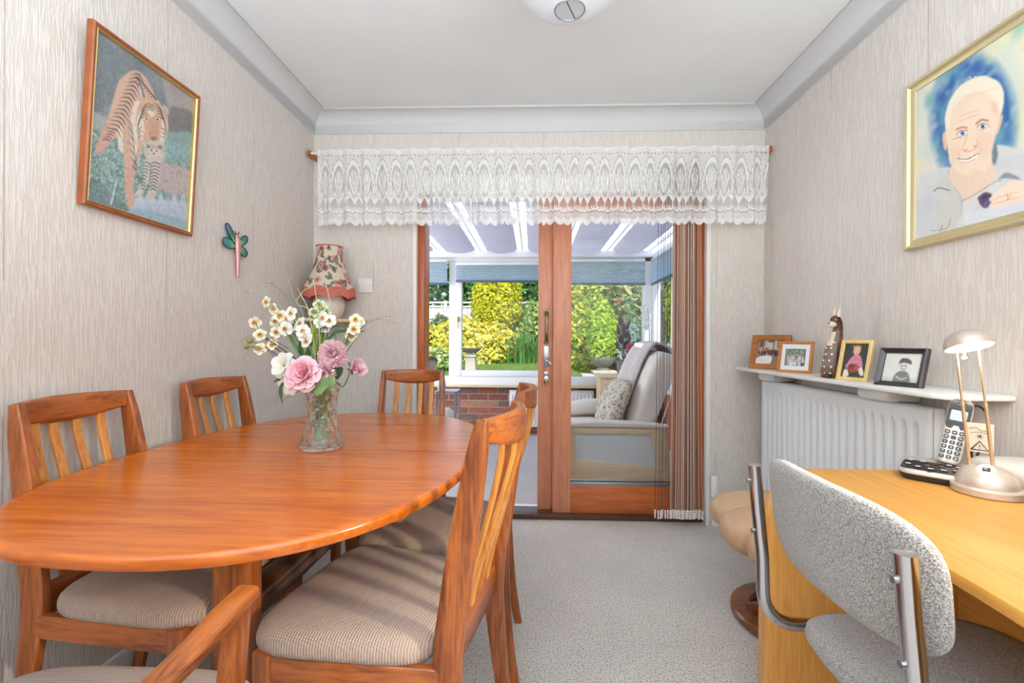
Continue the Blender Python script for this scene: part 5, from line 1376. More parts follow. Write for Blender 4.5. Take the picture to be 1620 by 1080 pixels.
# router, small black device, socket
ro = thing('router', 'white rounded router box behind the desk lamp by the wall', 'router', (1.235, 1.16, DZ))
R = [[(x*k, y*k, z) for x, y in rr(.15, .22, .03)] for k, z in ((.94, 0), (1, .006), (1, .03), (.97, .042), (.88, .05), (.6, .054))]
MB().rings(R).build('case', 'pale_plastic', ro, ang=50)
MB().box(-.03, .035, -.06, -.045, .0525, .0545).build('vent_slot', 'phone_dark', ro, smooth=False)
bd_ = thing('network_box', 'small black device with a green light at the right edge, in front of the router', 'device', (1.135, .985, DZ), radians(-30))
MB().prism(rr(.11, .06, .012), 0, .036).build('case', 'phone_dark', bd_, bevel=.004)
plain('led_green', (.3, .9, .2), .4, emit=(.45, 1, .2), es=1.5)
MB().box(-.04, -.022, -.0312, -.0298, .014, .019).build('status_light', 'led_green', bd_, smooth=False)

# ------------------------------------------------------------------ conservatory furniture
plain('cream_leather', S(234, 226, 218), .45, noise=.04, nscale=8, bump=.2, bscale=30)
plain('panel_grey', S(226, 232, 238), .5)
wood('pale_frame', S(238, 220, 188), S(224, 204, 168), 'x', .4)
m_ = plain('blanket', S(206, 194, 196), .95, noise=.12, nscale=60, bump=1.0, bscale=90, sheen=.4)
ac = thing('recliner_armchair', 'cream recliner armchair with pale wooden side frames, behind the right sliding door', 'armchair', (.6, 3.45, 0))
ox, oy = .6, 3.45
for yy, nm in ((3.06, 'n'), (3.80, 'f')):
    MB().sweep([(.265-ox, yy-oy, 0), (.262-ox, yy-oy, .49)], (.05, .045), e=6).build('front_leg', 'pale_frame', ac)
    MB().sweep([(.905-ox, yy-oy, 0), (.875-ox, yy-oy, .25), (.825-ox, yy-oy, .49)], [(.055, .045), (.075, .045), (.12, .045)], e=6).build('rear_leg', 'pale_frame', ac)
    MB().box(.27-ox, .885-ox, yy-oy-.024, yy-oy+.024, .448, .492).build('arm_rail', 'pale_frame', ac, bevel=.008)
    MB().prism([(.285-ox, .14), (.86-ox, .10), (.84-ox, .235), (.285-ox, .275)], yy-oy-.02, yy-oy+.02, 'y').build('lower_rail', 'pale_frame', ac, bevel=.006)
    MB().prism([(.285-ox, .25), (.845-ox, .21), (.80-ox, .45), (.285-ox, .45)], yy-oy-.006, yy-oy+.012, 'y').build('side_panel', 'panel_grey', ac)
    MB().sweep(cr([(.215-ox, yy-oy, .505), (.4-ox, yy-oy, .515), (.7-ox, yy-oy, .512), (.895-ox, yy-oy, .502)], 5), [(.06, .03), (.095, .05), (.095, .045), (.07, .025)], side=(0, 1, 0), e=3).build('arm_pad', 'cream_leather', ac)
MB().sweep(cr([(.25-ox, 3.74-oy, .50), (.45-ox, 3.74-oy, .53), (.72-ox, 3.74-oy, .53)], 5), [(.1, .1), (.13, .13), (.12, .12)], side=(0, 1, 0), e=2.4, n=18).build('arm_cushion', 'cream_leather', ac)
MB().sweep([(.19-ox, 0, .36), (.24-ox, 0, .38), (.45-ox, 0, .385), (.78-ox, 0, .36)], [(.56, .09), (.60, .15), (.6, .16), (.58, .14)], side=(0, 1, 0), e=4, n=28).build('seat_cushion', 'cream_leather', ac)
BP = [(.735, .36), (.77, .50), (.82, .66), (.87, .80), (.915, .92), (.935, .985)]
bpts = cr([(x-ox, 0, z) for x, z in BP], 4)
MB().sweep(bpts, [(.56, .15), (.60, .20), (.61, .21), (.61, .21), (.60, .19), (.53, .10)], side=(0, 1, 0), e=4, n=32).build('backrest', 'cream_leather', ac, ang=80)
pip = MB().tube([(p.x+.105, -.30, p.z-.03) for p in bpts[2:-2]], .006, 8).build('piping', 'cream_leather', ac)
# blanket draped over the back
prof = cr([(.64, 0, .46), (.655, 0, .55), (.70, 0, .68), (.75, 0, .82), (.795, 0, .93), (.86, 0, 1.03), (.95, 0, 1.045), (1.025, 0, .99), (1.03, 0, .86), (.99, 0, .72)], 5)
bl = MB(); npf = len(prof)
def bfn(u, v):
    p = prof[min(int(round(v*(npf-1))), npf-1)]
    w = 3.28+.52*u+.05*(v-.3)*(u < .5)*(1-u)
    k = .012*sin(u*19+v*3)+.006*sin(u*47)
    return (p.x-.018+k*(1 if v < .6 else -1), w, p.z+.01*sin(u*pi)+k*.3)
bl.grid(bfn, 40, npf-1)
bo = bl.build('knitted_blanket', 'blanket'); tag(bo, 'pale mauve knitted blanket draped over the armchair back', 'blanket')
sm = bo.modifiers.new('thick', 'SOLIDIFY'); sm.thickness = .016; sm.offset = 0
# floral cushion
m_, n_, l_, p_ = newmat('floral')
tc = n_.new('ShaderNodeTexCoord'); vo = n_.new('ShaderNodeTexVoronoi'); vo.inputs['Scale'].default_value = 44; nz = n_.new('ShaderNodeTexNoise'); nz.inputs['Scale'].default_value = 50
rp = n_.new('ShaderNodeValToRGB'); e = rp.color_ramp.elements; e[0].position = .0; e[0].color = (*S(150, 90, 104), 1); e[1].position = .75; e[1].color = (*S(206, 200, 184), 1)
for ps, c_ in ((.22, S(196, 140, 140)), (.36, S(132, 130, 112)), (.5, S(214, 206, 192))): q = e.new(ps); q.color = (*c_, 1)
mx = n_.new('ShaderNodeMath'); mx.operation = 'MULTIPLY_ADD'; mx.inputs[1].default_value = .5
l_.new(tc.outputs['Object'], vo.inputs['Vector']); l_.new(tc.outputs['Object'], nz.inputs['Vector']); l_.new(nz.outputs[0], mx.inputs[0]); l_.new(vo.outputs['Distance'], mx.inputs[2])
sb = n_.new('ShaderNodeMath'); sb.operation = 'SUBTRACT'; sb.inputs[1].default_value = .2; l_.new(mx.outputs[0], sb.inputs[0]); l_.new(sb.outputs[0], rp.inputs[0]); l_.new(rp.outputs[0], p_.inputs['Base Color']); p_.inputs['Roughness'].default_value = .9
R = []
for i in range(15):
    b = -pi/2+pi*min(max(i/14, .01), .99)
    R.append([(.19*copysign(abs(cos(a))**.55, cos(a))*cos(b)**.45, .19*copysign(abs(sin(a))**.55, sin(a))*cos(b)**.45, .065*sin(b)*(1-.55*abs(sin(2*a))**6)) for a in [2*pi*j/36 for j in range(36)]])
cu = MB().rings(R).build('floral_cushion', 'floral', ang=80)
cu.location = (.585, 3.36, .615); cu.rotation_euler = (0, radians(-64), radians(8))
tag(cu, 'floral square cushion leaning on the armchair back', 'cushion')

# radiator under the conservatory window
cr_ = thing('radiator', 'low white radiator under the conservatory window', 'radiator', (.21, 5.07, 0))
rf2 = MB()
MB().box(-.47, .47, .0, .05, .10, .50).build('body', 'rad_white', cr_, bevel=.008)
fl_ = MB().sweep([(0, -.002, .14), (0, -.002, .46)], (.022, .012), e=3).mesh('flute', 'rad_white')
for k in range(22):
    o = link('flute', fl_, cr_); o.location = (-.44+.042*k, 0, 0)
MB().box(-.47, .47, -.004, .055, .50, .512).build('top_grille', 'rad_white', cr_, bevel=.003)
for s in (-1, 1): MB().tube([(s*.44, .025, 0), (s*.44, .025, .11)], .008, 8).build('pipe', 'white_paint', cr_)

# pale side cabinet, orchid and dark leaved plant
cb = thing('side_cabinet', 'small pale wooden cabinet in the corner under the rear window', 'cabinet', (.98, 4.82, 0))
MB().box(-.29, .29, -.15, .15, .06, .685).build('body', 'pale_wood', cb, bevel=.004)
MB().box(-.31, .31, -.17, .16, .685, .71).build('top', 'pale_wood', cb, bevel=.006)
dr = MB().box(-.27, .27, -.165, -.15, .52, .66).build('drawer', 'pale_wood', cb, bevel=.003)
MB().ball((0, -.178, .59), .016, 10, 6).build('knob', 'pale_wood', dr)
dr = MB().box(-.27, .27, -.165, -.15, .09, .50).build('door', 'pale_wood', cb, bevel=.003)
MB().ball((.2, -.178, .38), .016, 10, 6).build('knob', 'pale_wood', dr)
for sx in (-1, 1):
    for sy in (-1, 1): MB().sweep([(sx*.26, sy*.12, 0), (sx*.26, sy*.12, .07)], (.05, .05), e=6).build('leg', 'pale_wood', cb)

def petal_mesh(name, L, Wd, cup, curl, mat, n=5, ruffle=0, tipx=.75):
    """petal along +z from the origin, hollow towards -y"""
    def fn(u, v):
        x = (u-.5)*2; w = Wd*.5*(.25+.75*sin(min(1, v*1.15)*pi*.62)) * (1-.28*max(0, v-tipx)/(1-tipx))
        y = -cup*L*(x*x*.5*sin(pi*min(v, 1)))+curl*L*v*v+ruffle*L*sin(x*9+v*3)*v
        return (x*w, y, L*v*(1-.10*x*x*v))
    return MB().grid(fn, n, n).mesh(name, mat, ang=80)
def place(parent, name, me, pos, direction, outward, scale=1):
    z = Vector(direction).normalized(); y = Vector(outward); y = (y-z*y.dot(z)).normalized(); x = y.cross(z)
    o = link(name, me, parent)
    m = Matrix((x, y, z)).transposed().to_4x4() @ Matrix.Scale(scale, 4); m.translation = Vector(pos)-parent.location
    o.matrix_local = m
    return o
def bloom(parent, c, axis, rings, name='petal', jitter=.12, rs=1):
    ax = Vector(axis).normalized(); a0 = ax.orthogonal().normalized(); b0 = ax.cross(a0); r = random.Random(rs)
    for (n, tilt, me, off, ph) in rings:
        for k in range(n):
            a = ph+2*pi*k/n+r.uniform(-jitter, jitter); rad = a0*cos(a)+b0*sin(a); t = radians(tilt+r.uniform(-6, 6))
            d = ax*cos(t)+rad*sin(t); out = rad*cos(t)-ax*sin(t)
            place(parent, name, me, Vector(c)+rad*off, d, out, r.uniform(.9, 1.1))

def petal_mat(name, c1, c2, rough=.6):
    m, n, l, p = newmat(name)
    tc = n.new('ShaderNodeTexCoord'); sp = n.new('ShaderNodeSeparateXYZ'); l.new(tc.outputs['Generated'], sp.inputs[0])
    mx = n.new('ShaderNodeMix'); mx.data_type = 'RGBA'; mx.inputs['A'].default_value = (*c1, 1); mx.inputs['B'].default_value = (*c2, 1)
    l.new(sp.outputs['Z'], mx.inputs['Factor'])
    t = n.new('ShaderNodeBsdfTranslucent'); ms = n.new('ShaderNodeMixShader'); ms.inputs[0].default_value = .3
    l.new(mx.outputs['Result'], p.inputs['Base Color']); l.new(mx.outputs['Result'], t.inputs[0]); p.inputs['Roughness'].default_value = rough
    l.new(p.outputs[0], ms.inputs[1]); l.new(t.outputs[0], ms.inputs[2]); l.new(ms.outputs[0], n['Material Output'].inputs[0])
    return m
petal_mat('petal_pink', S(236, 120, 150), S(250, 204, 216)); petal_mat('petal_pale', S(244, 186, 202), S(252, 224, 232))
petal_mat('petal_white', S(240, 240, 224), S(250, 250, 248)); petal_mat('petal_cream', S(226, 220, 150), S(250, 248, 232))
petal_mat('petal_green', S(150, 196, 120), S(226, 240, 214))
plain('stem_green', S(96, 128, 62), .5); plain('stem_brown', S(84, 74, 58), .6); plain('leaf_dark', S(62, 96, 58), .5, noise=.2, nscale=30)
plain('leaf_bright', S(150, 178, 50), .45, noise=.2, nscale=20); plain('leaf_mid', S(112, 146, 92), .55, noise=.15, nscale=20); plain('grass_pale', S(176, 186, 140), .6); plain('grass_grey', S(146, 152, 134), .6)
plain('berry', S(140, 134, 40), .35, noise=.2, nscale=60); plain('stamen', S(190, 120, 60), .6); plain('stamen_dark', S(120, 84, 40), .6)

# corner orchid and purple plant (conservatory)
op = at(1026, 520, 4.86)
po = thing('orchid', 'white flowering orchid in the corner of the conservatory windows', 'plant', (op.x, 4.86, .711))
MB().lathe([(.0, 0), (.045, 0), (.06, .11), (.055, .11), (.05, .10), (0, .10)], 20).build('pot', 'white_paint', po)
MB().tube(cr([(0, 0, .09), (.01, 0, .35), (0, 0, .62), (-.03, -.01, .74), (-.06, -.02, .70)], 5), .004, 6).build('stem', 'stem_green', po)
oc_p = petal_mesh('petal', .036, .034, .2, .1, 'petal_white', 3)
for q_, z in ((-.01, .74), (-.035, .73), (-.055, .69), (-.01, .66), (-.05, .62), (-.02, .57), (-.03, .50)):
    bloom(po, (op.x+q_, 4.84, .711+z), (-.2, -1, .1), [(5, 72, oc_p, .002, z*9)])
lf = petal_mesh('leaf', .2, .05, .3, .5, 'leaf_dark')
for a in range(4): place(po, 'leaf', lf, (op.x, 4.86, .81), (cos(a*1.6), sin(a*1.6), 1), (-cos(a*1.6), -sin(a*1.6), 1))
dp = at(985, 540, 4.84)
pu = thing('potted_plant', 'dark purple leaved pot plant with a red bloom on the corner cabinet', 'plant', (dp.x, 4.80, .711))
MB().lathe([(.0, 0), (.05, 0), (.07, .13), (.064, .13), (.06, .12), (0, .12)], 20).build('pot', 'stone_dark', pu)
plain('leaf_purple', S(70, 40, 52), .4, noise=.3, nscale=30); plain('bloom_red', S(186, 70, 90), .5)
MB().tube([(0, 0, .12), (.0, 0, .50)], .006, 6).build('stem', 'stem_brown', pu)
lf = petal_mesh('leaf', .10, .05, .2, .4, 'leaf_purple'); lr = petal_mesh('bloom', .07, .05, .4, .1, 'bloom_red')
for k in range(22):
    a = k*2.4; z = .24+.014*k; place(pu, 'leaf', lf, (dp.x+.015*cos(a), 4.80+.015*sin(a), .711+z), (cos(a), sin(a), .5), (-cos(a)*.5, -sin(a)*.5, 1))
for a in range(5): place(pu, 'bloom', lr, (dp.x+.05, 4.72, .711+.27), (cos(a*1.26)*.6, -.3, sin(a*1.26)*.8), (0, -1, .1))
dp = at(668, 550, 4.93)
pu = thing('potted_plant', 'dark leaved pot plant on the window sill at the left jamb', 'plant', (dp.x-.04, 5.06, .563))
MB().lathe([(.0, 0), (.04, 0), (.055, .10), (.05, .10), (.045, .09), (0, .09)], 20).build('pot', 'stone_dark', pu)
MB().tube([(0, 0, .09), (0.01, -.05, .45), (.0, -.05, .65)], .004, 6).build('stem', 'stem_brown', pu)
lf = petal_mesh('leaf', .085, .055, .2, .3, 'leaf_dark'); lf2 = petal_mesh('leaf', .085, .055, .2, .3, 'leaf_purple')
for k in range(14):
    a = k*2.4; z = .30+.028*k; place(pu, 'leaf', lf if k < 8 else lf2, (dp.x-.03, 5.0, .563+z), (cos(a), .15*sin(a)-.1, .3), (-cos(a)*.3, -1, 1))

# cane tub chair and small table on the left
plain('cane', S(176, 162, 146), .6, noise=.25, nscale=60, bump=.5, bscale=120, stretch=(1, 1, 4)); plain('cane_rim', S(98, 84, 76), .5)
plain('blue_cloth', S(150, 184, 198), .8); plain('grey_tube', S(160, 166, 178), .3, .6)
wc = thing('tub_chair', 'grey beige cane tub chair behind the far dining chair', 'chair', (-1.20, 4.05, 0), radians(70))
def shell(u, v):
    a = radians(-150+300*u); k = .5+.5*cos(a); zt_ = .58+.33*k**1.2; z = .30+(zt_-.30)*v; r = .29+.05*v
    return (r*sin(a), -r*cos(a)*.95, z)
sh_ = MB().grid(shell, 48, 12).build('shell', 'cane', wc); s2 = sh_.modifiers.new('thick', 'SOLIDIFY'); s2.thickness = .02
MB().tube([shell(k/48, 1) for k in range(49)], .016, 8).build('rim', 'cane_rim', wc)
MB().lathe([(0, .28), (.27, .28), (.29, .31), (.29, .36), (.26, .40), (0, .41)], 36).build('seat_pad', 'blanket', wc, ang=80)
for a in (45, 135, 225, 315):
    MB().tube([(.25*cos(radians(a)), .25*sin(radians(a)), .30), (.28*cos(radians(a)), .28*sin(radians(a)), 0)], .016, 8).build('leg', 'cane_rim', wc)
st = thing('side_table', 'small grey metal side table by the brick wall, left of the sash window', 'table', (-.87, 4.66, 0))
MB().prism(rr(.22, .26, .02), .535, .552).build('top', 'grey_tube', st, bevel=.004)
for sx in (-1, 1):
    for sy in (-1, 1): MB().tube([(sx*.095, sy*.115, .536), (sx*.095, sy*.115, 0)], .013, 10).build('leg', 'grey_tube', st)
MB().prism(rr(.2, .24, .02), .22, .232).build('lower_shelf', 'grey_tube', st, bevel=.003)
jr = MB().lathe([(0, 0), (.03, 0), (.045, .03), (.042, .09), (.02, .12), (.022, .135), (.0, .135)], 20).build('blue_jar', 'blue_cloth')
jr.location = (-.93, 4.62, .5525); tag(jr, 'pale blue jar on the small grey side table', 'jar')
jr = MB().ball((0, 0, .075), (.075, .075, .072), 20, 10).build('wool_ball', 'cream_leather')
jr.location = (-.87, 4.62, .2295); tag(jr, 'pale round ball on the lower shelf of the grey side table', 'ball')

# ------------------------------------------------------------------ vase and flowers on the table
VX, VY = -.664, 1.415
R = []
vprof = [(0, .0605), (.006, .0635), (.02, .061), (.05, .0535), (.09, .0462), (.125, .0440), (.16, .0468), (.19, .053), (.20, .0565)]
zs_ = [a for a, b in vprof]; rs_ = [b for a, b in vprof]
NA, NZ_ = 96, 80
for j in range(NZ_+1):
    z = .20*j/NZ_; r = np.interp(z, zs_, rs_)
    ring = []
    for i in range(NA):
        a = 2*pi*i/NA
        k = max(abs(sin(6*a+z*58)), abs(sin(6*a-z*58)))
        f = 1 if .008 < z < .188 else 0
        rr_ = r+f*(.0032*(k-.85))
        if z > .188: rr_ += .0015*cos(12*a)
        ring.append((rr_*cos(a), rr_*sin(a), z+(.0025*cos(12*a) if j == NZ_ else 0)))
    R.append(ring)
for j in range(24):
    z = .198-(.198-.012)*j/23; r = np.interp(z, zs_, rs_)-.0055
    R.append([(r*cos(2*pi*i/NA), r*sin(2*pi*i/NA), z) for i in range(NA)])
va = MB().rings(R).build('glass_vase', 'glass_clear', ang=30)
va.location = (VX, VY, TZ+.0008); tag(va, 'pressed glass vase with a diamond pattern standing on the dining table', 'vase')

def fp(px, py, dy=0): return at(px, py, VY+dy)
def flower_thing(name, label, tip_px, dy, group='flowers in the glass vase', cat='flower', foot=None, stem='stem_green', r=.0022, bend=.03):
    tip = fp(*tip_px, dy)
    k = random.Random(label).uniform(0, 6.28)
    f = Vector((VX+.022*cos(k), VY+.018*sin(k), TZ+.02))
    t = thing(name, label, cat, f, 0, group)
    mid = Vector((VX+.028*cos(k+2)+(tip.x-VX)*.12, VY+.012*sin(k+2), TZ+.205))
    q = mid.lerp(tip, .55)+Vector((0, 0, bend))
    pts = cr([p-f for p in (f, f.lerp(mid, .5), mid, q, tip)], 6)
    MB().tube(pts, r, 6).build('stem', stem, t)
    return t, tip
# big pink rose
t, c = flower_thing('pink_rose', 'large open pink rose low at the front of the bouquet', (481, 592), -.055, bend=.0)
ro1 = petal_mesh('petal', .030, .036, .9, .05, 'petal_pink'); ro2 = petal_mesh('petal', .040, .046, .8, .12, 'petal_pink'); ro3 = petal_mesh('petal', .046, .054, .55, .28, 'petal_pale')
ax = Vector((-.15, -1, .35))
bloom(t, c+ax*.0, ax, [(3, 8, ro1, .003, 0), (4, 20, ro1, .008, .5), (5, 36, ro2, .010, .2), (6, 56, ro3, .010, .7), (6, 74, ro3, .010, .1)], rs=3)
# carnation
t, c = flower_thing('pink_carnation', 'frilly pink carnation right of centre in the bouquet', (527, 560), -.03, bend=.0)
ca_ = petal_mesh('petal', .040, .032, .3, .1, 'petal_pale', 8, .16); cb_ = petal_mesh('petal', .032, .028, .4, .0, 'petal_pale', 8, .2)
bloom(t, c, (.15, -1, .25), [(5, 16, cb_, .003, 0), (7, 38, ca_, .006, .4), (8, 62, ca_, .008, .1), (8, 84, ca_, .008, .5)], rs=4)
cl2 = fp(518, 590, -.035); bloom(t, cl2, (-.1, -1, -.2), [(4, 25, cb_, .002, 0), (6, 58, ca_, .004, .4)], rs=14)
# rosebud
t, c = flower_thing('pink_rosebud', 'pink rosebud leaning out at the right of the bouquet', (556, 583), -.02, bend=-.035)
rb1 = petal_mesh('petal', .044, .036, .9, .05, 'petal_pale'); bloom(t, c, (.75, -.25, .25), [(3, 8, rb1, .002, 0), (5, 22, rb1, .005, .4), (5, 34, rb1, .006, 0)], rs=5)
se = petal_mesh('sepal', .020, .008, .2, .3, 'leaf_dark', 3); bloom(t, c-Vector((.004, 0, 0)), (.75, -.25, .25), [(5, 50, se, .003, 0)], 'sepal')
# white blossom
t, c = flower_thing('white_blossom', 'large white blossom at the left above the rose', (449, 578), -.03, bend=.01)
wb1 = petal_mesh('petal', .036, .034, .3, .2, 'petal_white', 5, .03)
bloom(t, c, (-.3, -1, .3), [(5, 50, wb1, .004, 0), (6, 78, wb1, .005, .5)], rs=6)
c2 = fp(458, 606, -.03); bloom(t, c2, (-.4, -1, -.2), [(5, 66, wb1, .004, .3)], rs=16)
sm_ = petal_mesh('stamen', .012, .003, 0, 0, 'petal_cream', 2); bloom(t, c+Vector((0, -.006, 0)), (-.3, -1, .3), [(7, 35, sm_, .002, 0)], 'stamen')
# orchid sprays
o1 = petal_mesh('petal', .018, .018, .35, .15, 'petal_cream', 4); o2 = petal_mesh('petal', .020, .020, .3, .15, 'petal_white', 4); o3 = petal_mesh('petal', .016, .016, .35, .15, 'petal_green', 4)
cent = petal_mesh('flower_centre', .009, .009, .6, .1, 'stamen', 3)
def spray(label, pts, mat, dy, seed, stem='stem_green'):
    t, c = flower_thing('orchid_spray', label, pts[0], dy, bend=.01, stem=stem, group='orchid sprays in the glass vase')
    r = random.Random(seed)
    for k, p in enumerate(pts):
        q = fp(*p, dy+r.uniform(-.02, .015)); axv = (r.uniform(-.5, .5), -1, r.uniform(-.1, .5))
        bloom(t, q, axv, [(5, 68, mat, .002, r.uniform(0, 6))], rs=seed+k)
        bloom(t, q-Vector((0, .003, 0)), axv, [(3, 30, cent, .001, 0)], 'flower_centre')
        if k: MB().tube([q-t.location, q.lerp(c, .5)+Vector((.004, .004, -.012))-t.location, fp(p[0]*.7+500*.3, p[1]*.6+590*.4, dy)-t.location], .0011, 5).build('side_stem', stem, t)
spray('cream orchid spray reaching up to the far left of the bouquet', [(423, 478), (434, 488), (444, 500), (437, 508)], o1, .02, 31)
spray('white orchid spray left of the bouquet centre', [(462, 496), (452, 520), (463, 516), (476, 512), (480, 524), (456, 504)], o2, -.01, 32)
spray('greenish white orchid spray at the top middle of the bouquet', [(505, 482), (497, 494), (516, 494), (510, 488)], o3, .0, 33)
spray('white orchid spray right of the bouquet centre below the lamp', [(508, 510), (516, 518), (512, 503), (522, 508)], o2, -.005, 34)
spray('cream orchid spray standing out at the right of the bouquet', [(563, 506), (560, 521), (556, 530), (568, 510)], o1, .0, 35)
spray('cream orchid spray low on the far left of the bouquet', [(412, 530), (404, 510), (412, 552), (432, 545), (438, 526)], o1, .01, 36, 'stem_brown')
spray('single pale orchid in the middle of the bouquet above the rose', [(486, 540), (484, 532)], o2, -.04, 37)
# berries
t, c = flower_thing('berry_sprig', 'brown sprig with three olive berries at the far left of the bouquet', (420, 548), 0, stem='stem_brown', cat='sprig', bend=-.006)
for px, py, rr_ in ((395, 539, .0095), (390, 549, .0075), (407, 551, .0105)):
    q = fp(px, py); MB().ball(q-t.location, rr_, 12, 8).build('berry', 'berry', t)
    MB().tube([q-t.location, c-t.location], .0012, 5).build('twig', 'stem_brown', t)
# broad and strap leaves
def ribbon(pts, wds, nrm=(0, -1, 0)):
    P = cr(pts, 6); R = []
    for i, p in enumerate(P):
        t_ = (P[min(i+1, len(P)-1)]-P[max(i-1, 0)]).normalized(); s_ = t_.cross(Vector(nrm)).normalized()
        u = i/(len(P)-1); k = u*(len(wds)-1); a = min(int(k), len(wds)-2); w = wds[a]*(1-k+a)+wds[a+1]*(k-a)
        R.append([p-s_*w, p+Vector(nrm)*w*.25, p+s_*w])
    return MB().rings(R, close=False, cap=False)
lv = thing('leaf_spray', 'bright green strap leaves arching from the middle of the vase', 'foliage', (VX, VY, TZ+.02), 0, 'foliage in the glass vase')
base = Vector((VX, VY, TZ+.18))
for path, w, m in (([(505, 600), (500, 560), (496, 520), (512, 490)], .006, 'leaf_bright'), ([(508, 600), (490, 550), (470, 505), (462, 488)], .005, 'leaf_bright'),
                   ([(512, 600), (520, 550), (500, 530), (480, 530), (474, 555)], .005, 'leaf_bright'), ([(515, 600), (508, 560), (528, 528), (548, 523), (577, 524)], .0055, 'leaf_dark'),
                   ([(510, 600), (504, 550), (520, 520), (540, 516), (560, 528)], .003, 'leaf_dark'), ([(500, 605), (480, 570), (465, 540), (456, 525)], .004, 'leaf_mid'),
                   ([(500, 600), (478, 570), (476, 545), (482, 520)], .008, 'leaf_dark'), ([(512, 600), (505, 560), (508, 525), (502, 500)], .007, 'leaf_bright'), ([(515, 605), (524, 575), (516, 545), (520, 515)], .006, 'leaf_mid'),
                   ([(498, 605), (484, 580), (488, 556), (494, 540)], .009, 'leaf_dark'), ([(506, 605), (512, 580), (506, 556), (500, 545)], .009, 'leaf_mid')):
    ribbon([fp(x, y, .01+.006*sin(x))-lv.location for x, y in path], [w*.5, w, w, w*.2]).build('strap_leaf', m, lv)
for x, y in ((498, 640), (506, 650), (513, 640), (519, 655)):
    MB().tube([fp(x, y+45, .0)-lv.location, fp(x, y, 0)-lv.location, fp(505+(x-505)*1.3, 598, 0)-lv.location], .002, 6).build('stem', 'stem_green', lv)
rl = thing('rose_leaves', 'dull green rounded rose leaves at the rim of the vase below the carnation', 'foliage', (VX+.01, VY-.01, TZ+.03), 0, 'foliage in the glass vase')
big = petal_mesh('leaf', .052, .046, .25, .2, 'leaf_mid', 6); sml = petal_mesh('leaf', .042, .032, .3, .2, 'leaf_dark', 5)
place(rl, 'leaf', big, fp(518, 618, -.05), (.2, -.3, .9), (.1, 1, .2)); place(rl, 'leaf', big, fp(520, 606, -.05), (-.75, -.3, -.35), (0, 1, -.3))
place(rl, 'leaf', sml, fp(510, 606, -.02), (-.1, -.2, 1), (0, 1, 0)); place(rl, 'leaf', sml, fp(505, 615, -.03), (-.6, -.2, .5), (0, 1, 0)); place(rl, 'leaf', sml, fp(532, 600, -.02), (.3, -.2, 1), (0, 1, 0)); place(rl, 'leaf', sml, fp(536, 574, 0), (.3, 0, 1), (0, 1, 0))
MB().tube([(0, 0, 0), (.0, 0, .1), fp(518, 606, -.03)-rl.location], .002, 6).build('stem', 'stem_green', rl)
dl_ = thing('drooping_leaf', 'dark green narrow leaf drooping at the left of the rose', 'foliage', (VX-.02, VY-.01, TZ+.05), 0, 'foliage in the glass vase')
for path, w in (([(452, 600), (444, 615), (447, 640)], .006), ([(455, 596), (444, 598), (432, 605)], .005)):
    ribbon([fp(x, y, -.03)-dl_.location for x, y in path], [w*.2, w, w, w*.1]).build('leaf', 'leaf_dark', dl_)
MB().tube([(0, 0, 0), fp(495, 618, -.02)-dl_.location, fp(470, 606, -.03)-dl_.location, fp(453, 598, -.03)-dl_.location], .0015, 5).build('stem', 'stem_green', dl_)
# long thin grasses
gr = thing('ornamental_grass', 'long thin pale grass blades fanning out of the vase', 'foliage', (VX, VY, TZ+.02), 0, 'foliage in the glass vase')
for k, (path, m) in enumerate((([(497, 600), (455, 530), (420, 462), (396, 443)], 'grass_grey'), ([(497, 600), (465, 530), (435, 470), (420, 440)], 'grass_grey'), ([(497, 600), (440, 520), (410, 485), (382, 452)], 'grass_grey'),
             ([(497, 600), (470, 500), (440, 455), (422, 447)], 'stem_green'), ([(500, 600), (450, 500), (420, 470), (384, 461)], 'grass_grey'), ([(503, 600), (490, 500), (478, 470), (470, 455)], 'grass_pale'),
             ([(503, 600), (480, 500), (465, 470), (456, 440)], 'grass_grey'), ([(505, 600), (495, 500), (470, 480), (480, 460), (492, 455)], 'grass_pale'), ([(506, 600), (505, 510), (500, 470), (496, 442)], 'grass_pale'),
             ([(508, 600), (515, 520), (522, 480), (514, 445)], 'grass_pale'), ([(498, 600), (430, 545), (400, 530), (368, 545)], 'grass_grey'), ([(498, 605), (440, 570), (400, 550), (382, 572)], 'grass_grey'),
             ([(510, 600), (560, 530), (595, 505), (630, 512)], 'grass_grey'), ([(510, 600), (570, 520), (600, 503), (618, 500)], 'grass_grey'), ([(505, 610), (470, 620), (440, 640), (412, 662)], 'grass_grey'), ([(512, 600), (528, 540), (531, 520), (527, 508)], 'stem_green'), ([(512, 600), (535, 560), (548, 530), (556, 512)], 'stem_green'), ([(495, 600), (475, 570), (460, 540), (450, 520)], 'stem_green'), ([(515, 600), (545, 560), (556, 545), (566, 533)], 'stem_green'))):
    MB().tube(cr([fp(x, y, .02*sin(k*2.1))-gr.location for x, y in path], 6), [.0017, .0015, .0009], 5).build('grass_blade', m, gr)
MB().tube([(0, 0, 0), (.0, .0, .17)], .003, 6).build('stem', 'stem_green', gr)

